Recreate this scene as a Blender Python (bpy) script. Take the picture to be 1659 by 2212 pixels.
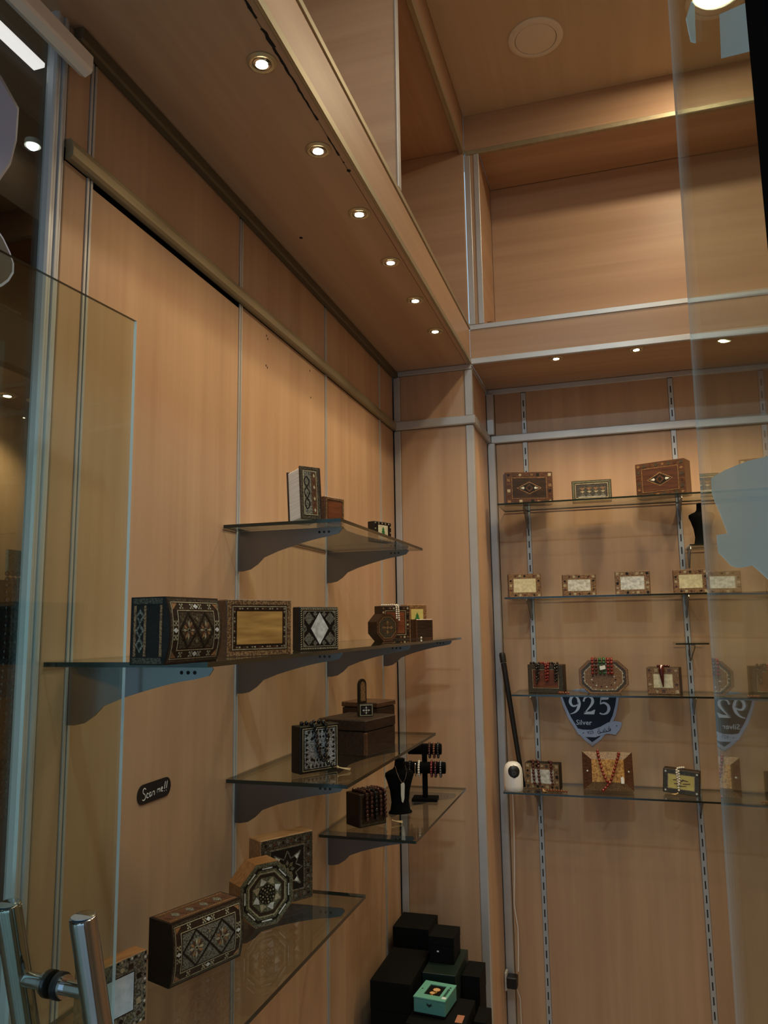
import bpy, bmesh, math, random
from mathutils import Vector, Matrix

for o in list(bpy.data.objects):
    bpy.data.objects.remove(o, do_unlink=True)
SC = bpy.context.scene
COL = SC.collection
random.seed(7)
PI = math.pi


def lin(r, g, b):
    f = lambda c: (c / 255 / 12.92) if c / 255 <= .04045 else ((c / 255 + .055) / 1.055) ** 2.4
    return (f(r), f(g), f(b))


# ------------------------------------------------------------------ camera
cam_d = bpy.data.cameras.new('camera')
cam = bpy.data.objects.new('camera', cam_d)
COL.objects.link(cam)
cam_d.sensor_fit = 'VERTICAL'
cam_d.sensor_height = 36.0
cam_d.sensor_width = 27.0
cam_d.lens = 1673.0 / 2212.0 * 36.0
cam_d.clip_start = .01
cam_d.clip_end = 60
RX, RYV, RZ = (0.956, 0.056, 0.287), (0.292, -0.134, -0.947), (-0.015, 0.989, -0.144)


def ortho():
    r = Vector((RX[0], RYV[0], RZ[0])).normalized()
    u = Vector((RX[1], RYV[1], RZ[1]))
    u = (u - r * u.dot(r)).normalized()
    b = r.cross(u)
    return Matrix(((r.x, u.x, b.x), (r.y, u.y, b.y), (r.z, u.z, b.z)))


cam.matrix_world = Matrix.Translation((0.9, 0, 1.6)) @ ortho().to_4x4()
SC.camera = cam

# ------------------------------------------------------------------ world: soft blue daylight of the street behind
W = bpy.data.worlds.new('street_daylight')
SC.world = W
W.use_nodes = True
bg = W.node_tree.nodes['Background']
bg.inputs[0].default_value = (.50, .76, 1.0, 1)
bg.inputs[1].default_value = .9
# ------------------------------------------------------------------ exposure
SC.view_settings.view_transform = 'Standard'
SC.view_settings.look = 'None'
SC.view_settings.gamma = 1
SC.view_settings.use_curve_mapping = False
SC.view_settings.exposure = 0.05
LAMP = (1.0, .78, .48)
SPOT_W = 9.2
CEIL_W = 9.5
COOL_FILL_W = 24.0  # power of the added cool fill near the entrance
FZ = -.25                      # floor level (the viewer's eye is 1.85 m above it)

# ------------------------------------------------------------------ materials
M = {}


def newmat(name):
    m = bpy.data.materials.new(name)
    m.use_nodes = True
    nt = m.node_tree
    return m, nt, nt.nodes['Principled BSDF']


def plain(name, col, rough=.5, metal=0, coat=0, emit=None, es=0, spec=.5):
    m, nt, p = newmat(name)
    p.inputs['Base Color'].default_value = (*col, 1)
    p.inputs['Roughness'].default_value = rough
    p.inputs['Metallic'].default_value = metal
    p.inputs['Specular IOR Level'].default_value = spec
    if coat:
        p.inputs['Coat Weight'].default_value = coat
        p.inputs['Coat Roughness'].default_value = .1
    if emit:
        p.inputs['Emission Color'].default_value = (*emit, 1)
        p.inputs['Emission Strength'].default_value = es
    M[name] = m
    return m


def noisy(name, c1, c2, scale=(20, 20, 20), rough=.5, metal=0, detail=4, lo=.35, hi=.65, bump=0, coat=0, spec=.5):
    """two-colour noise material in object space"""
    m, nt, p = newmat(name)
    N, L = nt.nodes, nt.links
    tc = N.new('ShaderNodeTexCoord')
    mp = N.new('ShaderNodeMapping')
    mp.inputs['Scale'].default_value = scale
    no = N.new('ShaderNodeTexNoise')
    no.inputs['Scale'].default_value = 1
    no.inputs['Detail'].default_value = detail
    cr = N.new('ShaderNodeValToRGB')
    cr.color_ramp.elements[0].position = lo
    cr.color_ramp.elements[1].position = hi
    cr.color_ramp.elements[0].color = (*c1, 1)
    cr.color_ramp.elements[1].color = (*c2, 1)
    L.new(tc.outputs['Object'], mp.inputs[0])
    L.new(mp.outputs[0], no.inputs['Vector'])
    L.new(no.outputs['Fac'], cr.inputs[0])
    L.new(cr.outputs[0], p.inputs['Base Color'])
    p.inputs['Roughness'].default_value = rough
    p.inputs['Metallic'].default_value = metal
    p.inputs['Specular IOR Level'].default_value = spec
    if coat:
        p.inputs['Coat Weight'].default_value = coat
        p.inputs['Coat Roughness'].default_value = .15
    if bump:
        b = N.new('ShaderNodeBump')
        b.inputs['Strength'].default_value = bump
        b.inputs['Distance'].default_value = .001
        L.new(no.outputs['Fac'], b.inputs['Height'])
        L.new(b.outputs[0], p.inputs['Normal'])
    M[name] = m
    return m


def wood(name, axis, ca, cb, rough=.42):
    """beech laminate: fine grain plus broad staves stretched along one axis, each board slightly its own tone"""
    m, nt, p = newmat(name)
    N, L = nt.nodes, nt.links
    tc = N.new('ShaderNodeTexCoord')
    sc1 = [46, 46, 46]
    sc2 = [13, 13, 13]
    sc1[axis] = 1.6
    sc2[axis] = .55
    outs = []
    for sc, dt in ((sc1, 5), (sc2, 2)):
        mp = N.new('ShaderNodeMapping')
        mp.inputs['Scale'].default_value = sc
        no = N.new('ShaderNodeTexNoise')
        no.inputs['Scale'].default_value = 1
        no.inputs['Detail'].default_value = dt
        L.new(tc.outputs['Object'], mp.inputs[0])
        L.new(mp.outputs[0], no.inputs['Vector'])
        outs.append(no.outputs['Fac'])
    mx = N.new('ShaderNodeMix')
    mx.inputs['Factor'].default_value = .68
    L.new(outs[0], mx.inputs['A'])
    L.new(outs[1], mx.inputs['B'])
    cr = N.new('ShaderNodeValToRGB')
    cr.color_ramp.elements[0].position = .34
    cr.color_ramp.elements[1].position = .64
    cr.color_ramp.elements[0].color = (*ca, 1)
    cr.color_ramp.elements[1].color = (*cb, 1)
    L.new(mx.outputs['Result'], cr.inputs[0])
    oi = N.new('ShaderNodeObjectInfo')
    mr = N.new('ShaderNodeMapRange')
    mr.inputs['To Min'].default_value = .93
    mr.inputs['To Max'].default_value = 1.05
    L.new(oi.outputs['Random'], mr.inputs['Value'])
    hs = N.new('ShaderNodeHueSaturation')
    L.new(mr.outputs[0], hs.inputs['Value'])
    L.new(cr.outputs[0], hs.inputs['Color'])
    L.new(hs.outputs[0], p.inputs['Base Color'])
    p.inputs['Roughness'].default_value = rough
    p.inputs['Specular IOR Level'].default_value = .35
    M[name] = m
    return m


BA, BB = lin(173, 138, 109), lin(189, 155, 124)
wood('beech_z', 2, BA, BB)
wood('beech_x', 0, BA, BB)
wood('beech_y', 1, BA, BB)
wood('ceiling_wood', 1, lin(196, 172, 138), lin(206, 182, 150), .5)
noisy('aluminium', lin(186, 184, 182), lin(196, 194, 192), (8, 8, 8), .42, .45)
noisy('gilt_aluminium', lin(158, 146, 118), lin(170, 158, 130), (40, 3, 40), .48, .6)
noisy('post_metal', lin(196, 200, 206), lin(206, 210, 216), (40, 40, 2), .36, .4)
plain('satin_cap', lin(150, 156, 160), .4, .5)
plain('chrome', lin(200, 203, 208), .09, 1)
plain('steel', lin(118, 118, 118), .30, 1)
plain('brass', lin(196, 178, 140), .35, .6)
plain('bronze_trim', lin(104, 94, 74), .5, .45)
plain('rail_grey', lin(232, 222, 210), .45, .1)
plain('black', lin(14, 14, 16), .45)
plain('jamb_black', lin(9, 11, 12), .95, spec=.02)
plain('velvet', lin(7, 7, 8), .95, spec=.1)
plain('black_card', lin(8, 9, 8), .7, spec=.15)
plain('dark_gap', lin(16, 13, 11), .9)
plain('rubber', lin(10, 10, 10), .5)
plain('slot_dark', lin(20, 18, 18), .8)
plain('upright_paint', lin(176, 180, 186), .4, .25)
plain('plaster', lin(205, 200, 190), .8)
plain('white_plastic', lin(225, 225, 222), .3, coat=.3)
plain('lamp_off', lin(226, 214, 192), .5)
plain('lamp_on', lin(255, 244, 210), .5, emit=(1, .84, .55), es=14)
plain('bulb', lin(255, 244, 210), .5, emit=(1, .82, .52), es=40)
plain('tube_white', lin(240, 240, 240), .5, emit=(1, .93, .91), es=1.15)
plain('cool_fill', lin(240, 248, 255), .5, emit=(.72, .9, 1), es=14)  # glowing disc of the added cool fill, no known fitting
plain('bulb_cool', lin(240, 250, 255), .5, emit=(.8, .95, 1), es=6)
noisy('floor_tile', lin(146, 138, 126), lin(164, 156, 144), (6, 6, 6), .35)
# marquetry palette
noisy('walnut', lin(58, 34, 20), lin(92, 56, 33), (30, 200, 200), .4, coat=.25)
noisy('dark_walnut', lin(34, 23, 16), lin(58, 38, 26), (30, 200, 200), .5, spec=.3)
noisy('ebony', lin(15, 11, 7), lin(28, 21, 13), (60, 60, 200), .5, spec=.3)
noisy('light_wood', lin(126, 88, 54), lin(158, 114, 72), (20, 160, 160), .42)
noisy('olive_wood', lin(150, 104, 50), lin(208, 156, 82), (9, 60, 70), .4, detail=6, coat=.2)
noisy('red_wood', lin(92, 46, 24), lin(122, 66, 36), (14, 110, 110), .4, coat=.2)
noisy('rose_wood', lin(62, 34, 22), lin(86, 49, 31), (14, 110, 110), .4, coat=.2)
noisy('pearl', lin(178, 176, 165), lin(226, 224, 214), (90, 90, 90), .22, coat=.4, bump=.15)
noisy('pearl_warm', lin(196, 186, 148), lin(224, 214, 178), (70, 70, 70), .25, coat=.3)
noisy('pearl_blue', lin(176, 196, 210), lin(206, 222, 232), (50, 50, 50), .2, coat=.4)
noisy('bone', lin(140, 126, 96), lin(182, 168, 134), (200, 200, 200), .4)
noisy('grey_mosaic', lin(60, 58, 48), lin(122, 119, 104), (420, 420, 420), .4, detail=1, lo=.45, hi=.55)
noisy('brown_mosaic', lin(84, 56, 34), lin(150, 114, 74), (420, 420, 420), .4, detail=1, lo=.45, hi=.55)
noisy('dark_mosaic', lin(30, 24, 18), lin(84, 76, 58), (420, 420, 420), .4, detail=1, lo=.47, hi=.56)
noisy('silver_mosaic', lin(92, 94, 92), lin(178, 180, 178), (420, 420, 420), .35, detail=1, lo=.45, hi=.55)
noisy('green_mosaic', lin(58, 58, 38), lin(112, 110, 78), (420, 420, 420), .4, detail=1, lo=.45, hi=.55)
noisy('gold_panel', lin(150, 96, 40), lin(226, 172, 92), (160, 160, 160), .3, .35, bump=.6)
noisy('yellow_card', lin(186, 172, 96), lin(204, 190, 116), (30, 30, 30), .5)
noisy('paper', lin(196, 194, 188), lin(226, 224, 218), (4, 4, 300), .8)
plain('leaf_green', lin(40, 110, 52), .6)
plain('red_bead', lin(120, 26, 18), .18, coat=.5)
plain('brown_bead', lin(74, 30, 16), .2, coat=.5)
plain('dark_red_bead', lin(70, 14, 12), .18, coat=.5)
plain('black_bead', lin(10, 10, 11), .12, coat=.6)
plain('white_bead', lin(222, 214, 198), .3, coat=.3)
plain('green_bead', lin(30, 84, 44), .2, coat=.5)
plain('amber_bead', lin(112, 58, 28), .3, coat=.3)
plain('tassel_gold', lin(186, 156, 108), .5)
plain('thread_red', lin(96, 28, 22), .8)
plain('teal_card', lin(104, 170, 150), .5)
plain('teal_card_side', lin(80, 140, 130), .5)
plain('green_card', lin(10, 30, 22), .5)
plain('kraft', lin(168, 112, 84), .6)
plain('navy', lin(15, 23, 42), .4, spec=.3)
plain('silver_print', lin(196, 198, 206), .3, .3)
plain('silver_rim', lin(160, 163, 178), .3, .3)
plain('chalk', lin(228, 228, 224), .7)
plain('sticker_white', lin(168, 184, 226), .5)
plain('sticker_navy', lin(34, 42, 58), .5)
plain('led_red', lin(60, 10, 10), .3)
plain('watch_dial', lin(226, 180, 130), .3)
plain('gold', lin(232, 180, 90), .2, 1)


def glass(name, tint, ior=1.5, rough=0.0, haze=0.0):
    """thin clear glass: sees straight through, reflects by Fresnel on both faces"""
    m = bpy.data.materials.new(name)
    m.use_nodes = True
    nt = m.node_tree
    N, L = nt.nodes, nt.links
    for n in list(N):
        N.remove(n)
    out = N.new('ShaderNodeOutputMaterial')
    tr = N.new('ShaderNodeBsdfTransparent')
    tr.inputs[0].default_value = (*tint, 1)
    gl = N.new('ShaderNodeBsdfGlossy')
    gl.inputs['Roughness'].default_value = rough
    gl.inputs[0].default_value = (.95, 1, .98, 1)
    geo = N.new('ShaderNodeNewGeometry')
    mi = N.new('ShaderNodeMix')
    mi.inputs['A'].default_value = ior
    mi.inputs['B'].default_value = 1 / ior
    L.new(geo.outputs['Backfacing'], mi.inputs['Factor'])
    fr = N.new('ShaderNodeFresnel')
    L.new(mi.outputs['Result'], fr.inputs['IOR'])
    mx = N.new('ShaderNodeMixShader')
    L.new(fr.outputs[0], mx.inputs[0])
    L.new(tr.outputs[0], mx.inputs[1])
    L.new(gl.outputs[0], mx.inputs[2])
    last = mx.outputs[0]
    if haze:
        df = N.new('ShaderNodeBsdfDiffuse')
        df.inputs[0].default_value = (.5, .55, .55, 1)
        m2 = N.new('ShaderNodeMixShader')
        m2.inputs[0].default_value = haze
        L.new(last, m2.inputs[1])
        L.new(df.outputs[0], m2.inputs[2])
        last = m2.outputs[0]
    L.new(last, out.inputs[0])
    M[name] = m


glass('door_glass', (.88, .93, .88))
glass('side_glass', (.90, .95, .94), 1.7)
glass('shelf_glass', (.92, .95, .93))
glass('window_glass', (.86, .88, .86))
plain('shelf_edge', lin(16, 30, 24), .15, coat=.4)
plain('door_edge', lin(30, 34, 32), .15, coat=.5)


def edge_glow(name, col):
    """sawn glass edge: light that entered the pane from the street leaves here"""
    m = bpy.data.materials.new(name)
    m.use_nodes = True
    nt = m.node_tree
    N, L = nt.nodes, nt.links
    p = N['Principled BSDF']
    p.inputs['Base Color'].default_value = (*col, 1)
    p.inputs['Roughness'].default_value = .3
    t = N.new('ShaderNodeBsdfTranslucent')
    t.inputs[0].default_value = (*col, 1)
    mx = N.new('ShaderNodeMixShader')
    mx.inputs[0].default_value = .5
    L.new(p.outputs[0], mx.inputs[1])
    L.new(t.outputs[0], mx.inputs[2])
    L.new(mx.outputs[0], N['Material Output'].inputs[0])
    M[name] = m


edge_glow('pane_edge', lin(200, 230, 255))


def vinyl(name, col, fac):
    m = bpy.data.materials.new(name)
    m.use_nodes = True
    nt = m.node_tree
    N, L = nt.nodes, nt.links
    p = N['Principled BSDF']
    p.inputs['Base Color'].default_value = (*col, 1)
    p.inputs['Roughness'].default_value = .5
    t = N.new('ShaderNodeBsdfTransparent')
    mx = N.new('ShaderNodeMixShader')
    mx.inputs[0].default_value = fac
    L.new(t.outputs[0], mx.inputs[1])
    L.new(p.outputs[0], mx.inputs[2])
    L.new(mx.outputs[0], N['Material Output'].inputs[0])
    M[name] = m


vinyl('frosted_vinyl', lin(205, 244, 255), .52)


# ------------------------------------------------------------------ mesh building
class MB:
    def __init__(s):
        s.v, s.f, s.m, s.mats = [], [], [], []

    def mi(s, mat):
        if mat not in s.mats:
            s.mats.append(mat)
        return s.mats.index(mat)

    def raw(s, vs, fs, mat):
        b = len(s.v)
        s.v += [tuple(x) for x in vs]
        k = s.mi(mat)
        for f in fs:
            s.f.append(tuple(b + i for i in f))
            s.m.append(k)

    def box(s, a, b, mat):
        x0, y0, z0 = a
        x1, y1, z1 = b
        vs = [(x0, y0, z0), (x1, y0, z0), (x1, y1, z0), (x0, y1, z0), (x0, y0, z1), (x1, y0, z1), (x1, y1, z1), (x0, y1, z1)]
        s.raw(vs, [(0, 3, 2, 1), (4, 5, 6, 7), (0, 1, 5, 4), (1, 2, 6, 5), (2, 3, 7, 6), (3, 0, 4, 7)], mat)

    def bbox(s, a, b, mat, e=.0015):
        """box with chamfered edges"""
        bm = bmesh.new()
        c = [(a[i] + b[i]) / 2 for i in range(3)]
        d = [abs(b[i] - a[i]) for i in range(3)]
        bmesh.ops.create_cube(bm, size=1, matrix=Matrix.Translation(c) @ Matrix.Diagonal((*d, 1)))
        bmesh.ops.bevel(bm, geom=bm.edges[:], offset=min(e, min(d) * .4), segments=1, affect='EDGES')
        s.addbm(bm, mat)

    def addbm(s, bm, mat):
        bm.verts.index_update()
        s.raw([v.co[:] for v in bm.verts], [[v.index for v in f.verts] for f in bm.faces], mat)
        bm.free()

    def prism(s, poly, fn, t0, t1, mat):
        """2D polygon extruded from t0 to t1; fn(u, v, t) -> xyz"""
        n = len(poly)
        A = sum(poly[i][0] * poly[(i + 1) % n][1] - poly[(i + 1) % n][0] * poly[i][1] for i in range(n))
        if A < 0:
            poly = poly[::-1]
        vs = [fn(u, v, t0) for u, v in poly] + [fn(u, v, t1) for u, v in poly]
        fs = [tuple(range(n))[::-1], tuple(range(n, 2 * n))]
        fs += [(i, (i + 1) % n, n + (i + 1) % n, n + i) for i in range(n)]
        s.raw(vs, fs, mat)

    def tube(s, pts, r, mat, n=8, caps=True):
        pts = [Vector(p) for p in pts]
        rs = r if isinstance(r, (list, tuple)) else [r] * len(pts)
        rings = []
        up = Vector((0, 0, 1))
        prev = None
        for i, p in enumerate(pts):
            d = (pts[min(i + 1, len(pts) - 1)] - pts[max(i - 1, 0)]).normalized()
            if prev is None:
                a = up if abs(d.z) < .9 else Vector((1, 0, 0))
                x = d.cross(a).normalized()
            else:
                x = (prev - d * prev.dot(d)).normalized()
            prev = x
            y = d.cross(x)
            rings.append([p + (x * math.cos(2 * PI * k / n) + y * math.sin(2 * PI * k / n)) * rs[i] for k in range(n)])
        vs = [q for ring in rings for q in ring]
        fs = []
        for i in range(len(pts) - 1):
            for k in range(n):
                fs.append((i * n + k, i * n + (k + 1) % n, (i + 1) * n + (k + 1) % n, (i + 1) * n + k))
        if caps:
            fs.append(tuple(range(n))[::-1])
            fs.append(tuple(range((len(pts) - 1) * n, len(pts) * n)))
        s.raw(vs, fs, mat)

    def sphere(s, c, r, mat, seg=8, rings=5):
        vs = [(c[0], c[1], c[2] + r)]
        for i in range(1, rings):
            t = PI * i / rings
            for k in range(seg):
                a = 2 * PI * k / seg
                vs.append((c[0] + r * math.sin(t) * math.cos(a), c[1] + r * math.sin(t) * math.sin(a), c[2] + r * math.cos(t)))
        vs.append((c[0], c[1], c[2] - r))
        fs = [(0, 1 + k, 1 + (k + 1) % seg) for k in range(seg)]
        for i in range(rings - 2):
            for k in range(seg):
                a, b = 1 + i * seg + k, 1 + i * seg + (k + 1) % seg
                fs.append((a, a + seg, b + seg, b))
        L = len(vs) - 1
        o = 1 + (rings - 2) * seg
        fs += [(o + k, L, o + (k + 1) % seg) for k in range(seg)]
        s.raw(vs, fs, mat)

    def loft(s, rings, mat, caps=True):
        n = len(rings[0])
        vs = [p for r in rings for p in r]
        fs = []
        for i in range(len(rings) - 1):
            for k in range(n):
                fs.append((i * n + k, i * n + (k + 1) % n, (i + 1) * n + (k + 1) % n, (i + 1) * n + k))
        if caps:
            fs.append(tuple(range(n))[::-1])
            fs.append(tuple(range((len(rings) - 1) * n, len(rings) * n)))
        s.raw(vs, fs, mat)

    def lathe(s, prof, c, mat, n=32, axis='z'):
        """profile [(r, h)] round an axis through c"""
        rings = []
        for r, h in prof:
            ring = []
            for k in range(n):
                a = 2 * PI * k / n
                p = (r * math.cos(a), r * math.sin(a), h)
                if axis == 'x':
                    p = (h, p[0], p[1])
                ring.append((c[0] + p[0], c[1] + p[1], c[2] + p[2]))
            rings.append(ring)
        s.loft(rings, mat)

    def torus(s, c, R, r, ax, mat, n=20, m=6):
        ax = Vector(ax).normalized()
        x = ax.cross(Vector((0, 0, 1)) if abs(ax.z) < .9 else Vector((1, 0, 0))).normalized()
        y = ax.cross(x)
        c = Vector(c)
        rings = []
        for i in range(n):
            a = 2 * PI * i / n
            d = x * math.cos(a) + y * math.sin(a)
            rings.append([c + d * (R + r * math.cos(2 * PI * k / m)) + ax * r * math.sin(2 * PI * k / m) for k in range(m)])
        vs = [p for q in rings for p in q]
        fs = []
        for i in range(n):
            for k in range(m):
                fs.append((i * m + k, i * m + (k + 1) % m, ((i + 1) % n) * m + (k + 1) % m, ((i + 1) % n) * m + k))
        s.raw(vs, fs, mat)

    def build(s, name, parent=None, smooth=False, kind=None, loc=None):
        me = bpy.data.meshes.new(name)
        me.from_pydata(s.v, [], s.f)
        for mt in s.mats:
            me.materials.append(M[mt])
        me.polygons.foreach_set('material_index', s.m)
        bm = bmesh.new()
        bm.from_mesh(me)
        bmesh.ops.recalc_face_normals(bm, faces=bm.faces[:])
        bm.to_mesh(me)
        bm.free()
        if smooth:
            me.polygons.foreach_set('use_smooth', [True] * len(me.polygons))
            try:
                me.set_sharp_from_angle(angle=math.radians(40))
            except Exception:
                pass
        me.update()
        o = bpy.data.objects.new(name, me)
        COL.objects.link(o)
        if parent:
            o.parent = parent
        if loc:
            o.location = loc
        if kind:
            o['kind'] = kind
        return o


def tag(o, label, cat, group=None):
    o['label'] = label
    o['category'] = cat
    if group:
        o['group'] = group
    return o


def thing(name, label, cat, loc=(0, 0, 0), rz=0, group=None):
    o = bpy.data.objects.new(name, None)
    o.empty_display_size = .05
    COL.objects.link(o)
    o.location = loc
    o.rotation_euler = (0, 0, rz)
    return tag(o, label, cat, group)


def struct(name):
    o = bpy.data.objects.new(name, None)
    o.empty_display_size = .05
    COL.objects.link(o)
    o['kind'] = 'structure'
    return o


def part(name, parent, a, b, mat, e=.0012, smooth=False):
    mb = MB()
    mb.bbox(a, b, mat, e)
    return mb.build(name, parent, smooth)


# ================================================================== ROOM SHELL
YP, YB = 3.131, 3.53          # pillar / fascia plane, back wall plane
XP = .345                     # soffit and pillar depth from the left wall
RZ0, RZ1 = 2.427, 2.465       # rail
SZ = 2.69                     # soffit underside
FT = 2.86                     # fascia top / niche floor
NZ = 3.665                    # niche top
CZ = 3.83                     # ceiling
XR = 2.60                     # right wall
JY = [1.052, 1.118, 1.717, 2.322, 2.926, 3.131]

fl = MB(); fl.box((-1.3, -2.5, FZ - .05), (XR + .1, 3.7, FZ), 'floor_tile'); fl.build('floor', kind='structure')

ce = struct('ceiling')
for i, (xa, xb) in enumerate(((XP + .0005, 1.6), (1.602, XR))):
    for ya, yb in ((-.6, 1.2), (1.202, YP - .001)):
        part('panel', ce, (xa, ya, CZ), (xb, yb, CZ + .02), 'ceiling_wood')

mb = MB(); mb.box((-.045, -.6, 3.90), (XR + .03, 3.66, 3.94), 'plaster'); mb.build('roof_slab', ce)

# ---- left wall: backing and boards between the slotted channels
wl = struct('wall_left')
mb = MB(); mb.box((-.045, 1.052, FZ), (-.022, 3.66, 3.9), 'dark_gap'); mb.build('backing', wl)
g = .008
for i in range(5):
    ya, yb = JY[i] + (g if i else 0), JY[i + 1] - g
    top = RZ0 - (.013 if i == 1 else .002)
    part('panel', wl, (-.02, ya, FZ + .06), (0, yb, top), 'beech_z')
    part('panel', wl, (-.02, ya, RZ1 + .001), (0, yb, SZ - .002), 'beech_z')
mb = MB(); mb.box((-.02, 1.052, FZ), (.006, YP - .001, FZ + .06), 'aluminium'); mb.build('baseboard_left', kind='structure')
# screw holes on the second board
mb = MB()
for y, z in ((1.873, 2.399), (1.880, 2.392), (1.871, 2.312), (1.879, 2.309), (2.187, 2.398), (2.193, 2.312)):
    mb.prism([(y + .0026 * math.cos(a * PI / 4), z + .0032 * math.sin(a * PI / 4)) for a in range(8)], lambda u, v, t: (t, u, v), -.002, .0004, 'dark_gap')
mb.build('screw_holes', wl)

# rail along the left wall, the trim under the soffit
mb = MB()
prof = [(0, RZ0), (.012, RZ0), (.017, RZ0 + .005), (.017, RZ0 + .022), (.013, RZ1 - .004), (.010, RZ1), (0, RZ1)]
mb.prism(prof, lambda u, v, t: (u, t, v), 1.052, YP - .001, 'gilt_aluminium')
mb.build('trim_1', kind='structure')
mb = MB(); mb.bbox((.0005, 1.056, SZ - .030), (.022, YP - .001, SZ - .0005), 'bronze_trim', .004); mb.build('trim_2', kind='structure')

# ---- soffit over the left shelves with its fascia
sl = struct('soffit')
sl.name = 'ceiling_soffit_left'
part('board', sl, (-.02, .2, SZ), (.325, YP + .01, SZ + .018), 'beech_y')
part('edge_board', sl, (.3262, .2, SZ), (XP, YP, SZ + .016), 'beech_y')
mb = MB()
rnd = random.Random(3)


def chip(y0, y1, x, wmax):
    n = max(3, int((y1 - y0) / .012))
    L = [(x - rnd.uniform(.1, .6) * wmax, y0 + (y1 - y0) * i / n) for i in range(n + 1)]
    R = [(x + rnd.uniform(.1, .5) * wmax, y0 + (y1 - y0) * i / n) for i in range(n + 1)]
    for i in range(n):
        mb.prism([L[i], L[i + 1], R[i + 1], R[i]], lambda u, v, t: (u, v, t), SZ - .0006, SZ + .0004, 'dark_gap')


chip(1.02, 1.14, .327, .007)
chip(1.165, 1.215, .327, .010)
chip(1.215, 1.44, .326, .006)
chip(1.50, 1.575, .326, .005)
for (x, y, r) in ((.089, 1.906, .005), (.327, 1.640, .005), (.327, 1.604, .002)):
    mb.prism([(x + r * math.cos(a), y + r * 1.2 * math.sin(a)) for a in [k * PI / 5 for k in range(10)]], lambda u, v, t: (u, v, t), SZ - .0006, SZ + .0004, 'dark_gap')
mb.build('chipped_seam', sl)
part('fascia_board', sl, (XP - .016, .2, SZ + .0165), (XP, YP - .001, FT - .019), 'beech_y')
part('lower_trim', sl, (XP - .004, .2, SZ - .003), (XP + .004, YP - .001, SZ + .020), 'gilt_aluminium', .002)
part('upper_trim', sl, (XP - .018, .2, FT - .020), (XP + .004, YP - .001, FT), 'gilt_aluminium', .002)

sb = struct('ceiling_soffit_back')
part('board', sb, (XP + .002, YP + .012, SZ), (XR, YB, SZ + .018), 'beech_x')
part('fascia_board', sb, (XP, YP, SZ + .021), (XR, YP + .016, FT - .021), 'beech_x')
part('lower_trim', sb, (XP, YP - .004, SZ - .003), (XR, YP + .012, SZ + .022), 'aluminium', .002)
part('upper_trim', sb, (XP + .002, YP - .004, FT - .022), (XR, YP + .018, FT), 'aluminium', .002)

# ---- pillar in the corner
wp = struct('wall_pillar')
mb = MB(); mb.box((.0005, YP + .02, FZ), (XP - .022, YB - .001, SZ - .001), 'dark_gap'); mb.build('backing', wp)
for z0, z1 in ((FZ + .06, RZ0 - .001), (RZ1 + .001, SZ - .024)):
    part('panel', wp, (.032, YP, z0), (XP - .031, YP + .018, z1), 'beech_z')
    part('panel', wp, (XP - .02, YP + .031, z0), (XP - .001, YB - .032, z1), 'beech_z')
    part('corner_profile', wp, (.0015, YP - .003, z0), (.031, YP + .018, z1), 'aluminium', .003)
    part('corner_profile', wp, (XP - .030, YP - .004, z0), (XP + .003, YP + .030, z1), 'aluminium', .003)
part('rail', wp, (.0015, YP - .016, RZ0), (XP + .014, YP + .018, RZ1), 'aluminium', .004)
part('rail', wp, (XP - .02, YP + .0185, RZ0), (XP + .014, YB - .001, RZ1), 'aluminium', .004)
part('top_profile', wp, (.023, YP - .006, SZ - .023), (XP + .002, YP + .018, SZ - .001), 'aluminium', .002)
part('top_profile', wp, (XP - .02, YP + .0185, SZ - .023), (XP + .004, YB - .001, SZ - .001), 'aluminium', .002)
mb = MB(); mb.box((.0015, YP - .006, FZ), (XP + .002, YP + .02, FZ + .06), 'aluminium'); mb.build('baseboard_pillar', kind='structure')

# ---- back wall
wb = struct('wall_back')
mb = MB(); mb.box((XP - .02, YB + .02, FZ), (XR, YB + .04, 3.9), 'dark_gap'); mb.build('backing', wb)
UX = [.515, 1.158, 1.80, 2.44]
bx = [XP + .036] + UX + [XR]
for i in range(5):
    for z0, z1 in ((FZ + .06, RZ0 - .001), (RZ1 + .001, SZ - .024)):
        part('panel', wb, (bx[i] + (.011 if i else 0), YB, z0), (bx[i + 1] - .011, YB + .018, z1), 'beech_z')
part('rail', wb, (XP + .0145, YB - .016, RZ0), (XR, YB + .018, RZ1), 'aluminium', .004)
part('top_profile', wb, (XP + .0045, YB - .006, SZ - .026), (XR, YB + .018, SZ - .001), 'aluminium', .002)
for z0, z1 in ((FZ + .06, RZ0 - .001), (RZ1 + .001, SZ - .027)):
    part('corner_profile', wb, (XP, YB - .030, z0), (XP + .034, YB + .018, z1), 'aluminium', .003)
mb = MB(); mb.box((XP + .004, YB - .006, FZ), (XR, YB + .018, FZ + .06), 'aluminium'); mb.build('baseboard_back', kind='structure')

# ---- right wall and the strip of wall over the doorway (mostly out of view)
wr = struct('wall_right')
for i in range(6):
    part('panel', wr, (XR + .001, .085 + i * .60, FZ), (XR + .02, .085 + i * .60 + .595, 3.85), 'beech_z')
wf = struct('wall_front')
part('panel', wf, (1.035, .06, FZ), (XR, .08, 3.85), 'beech_z')
part('lintel', wf, (-.02, -.09, 2.17), (1.034, -.06, 3.88), 'beech_z')

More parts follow.
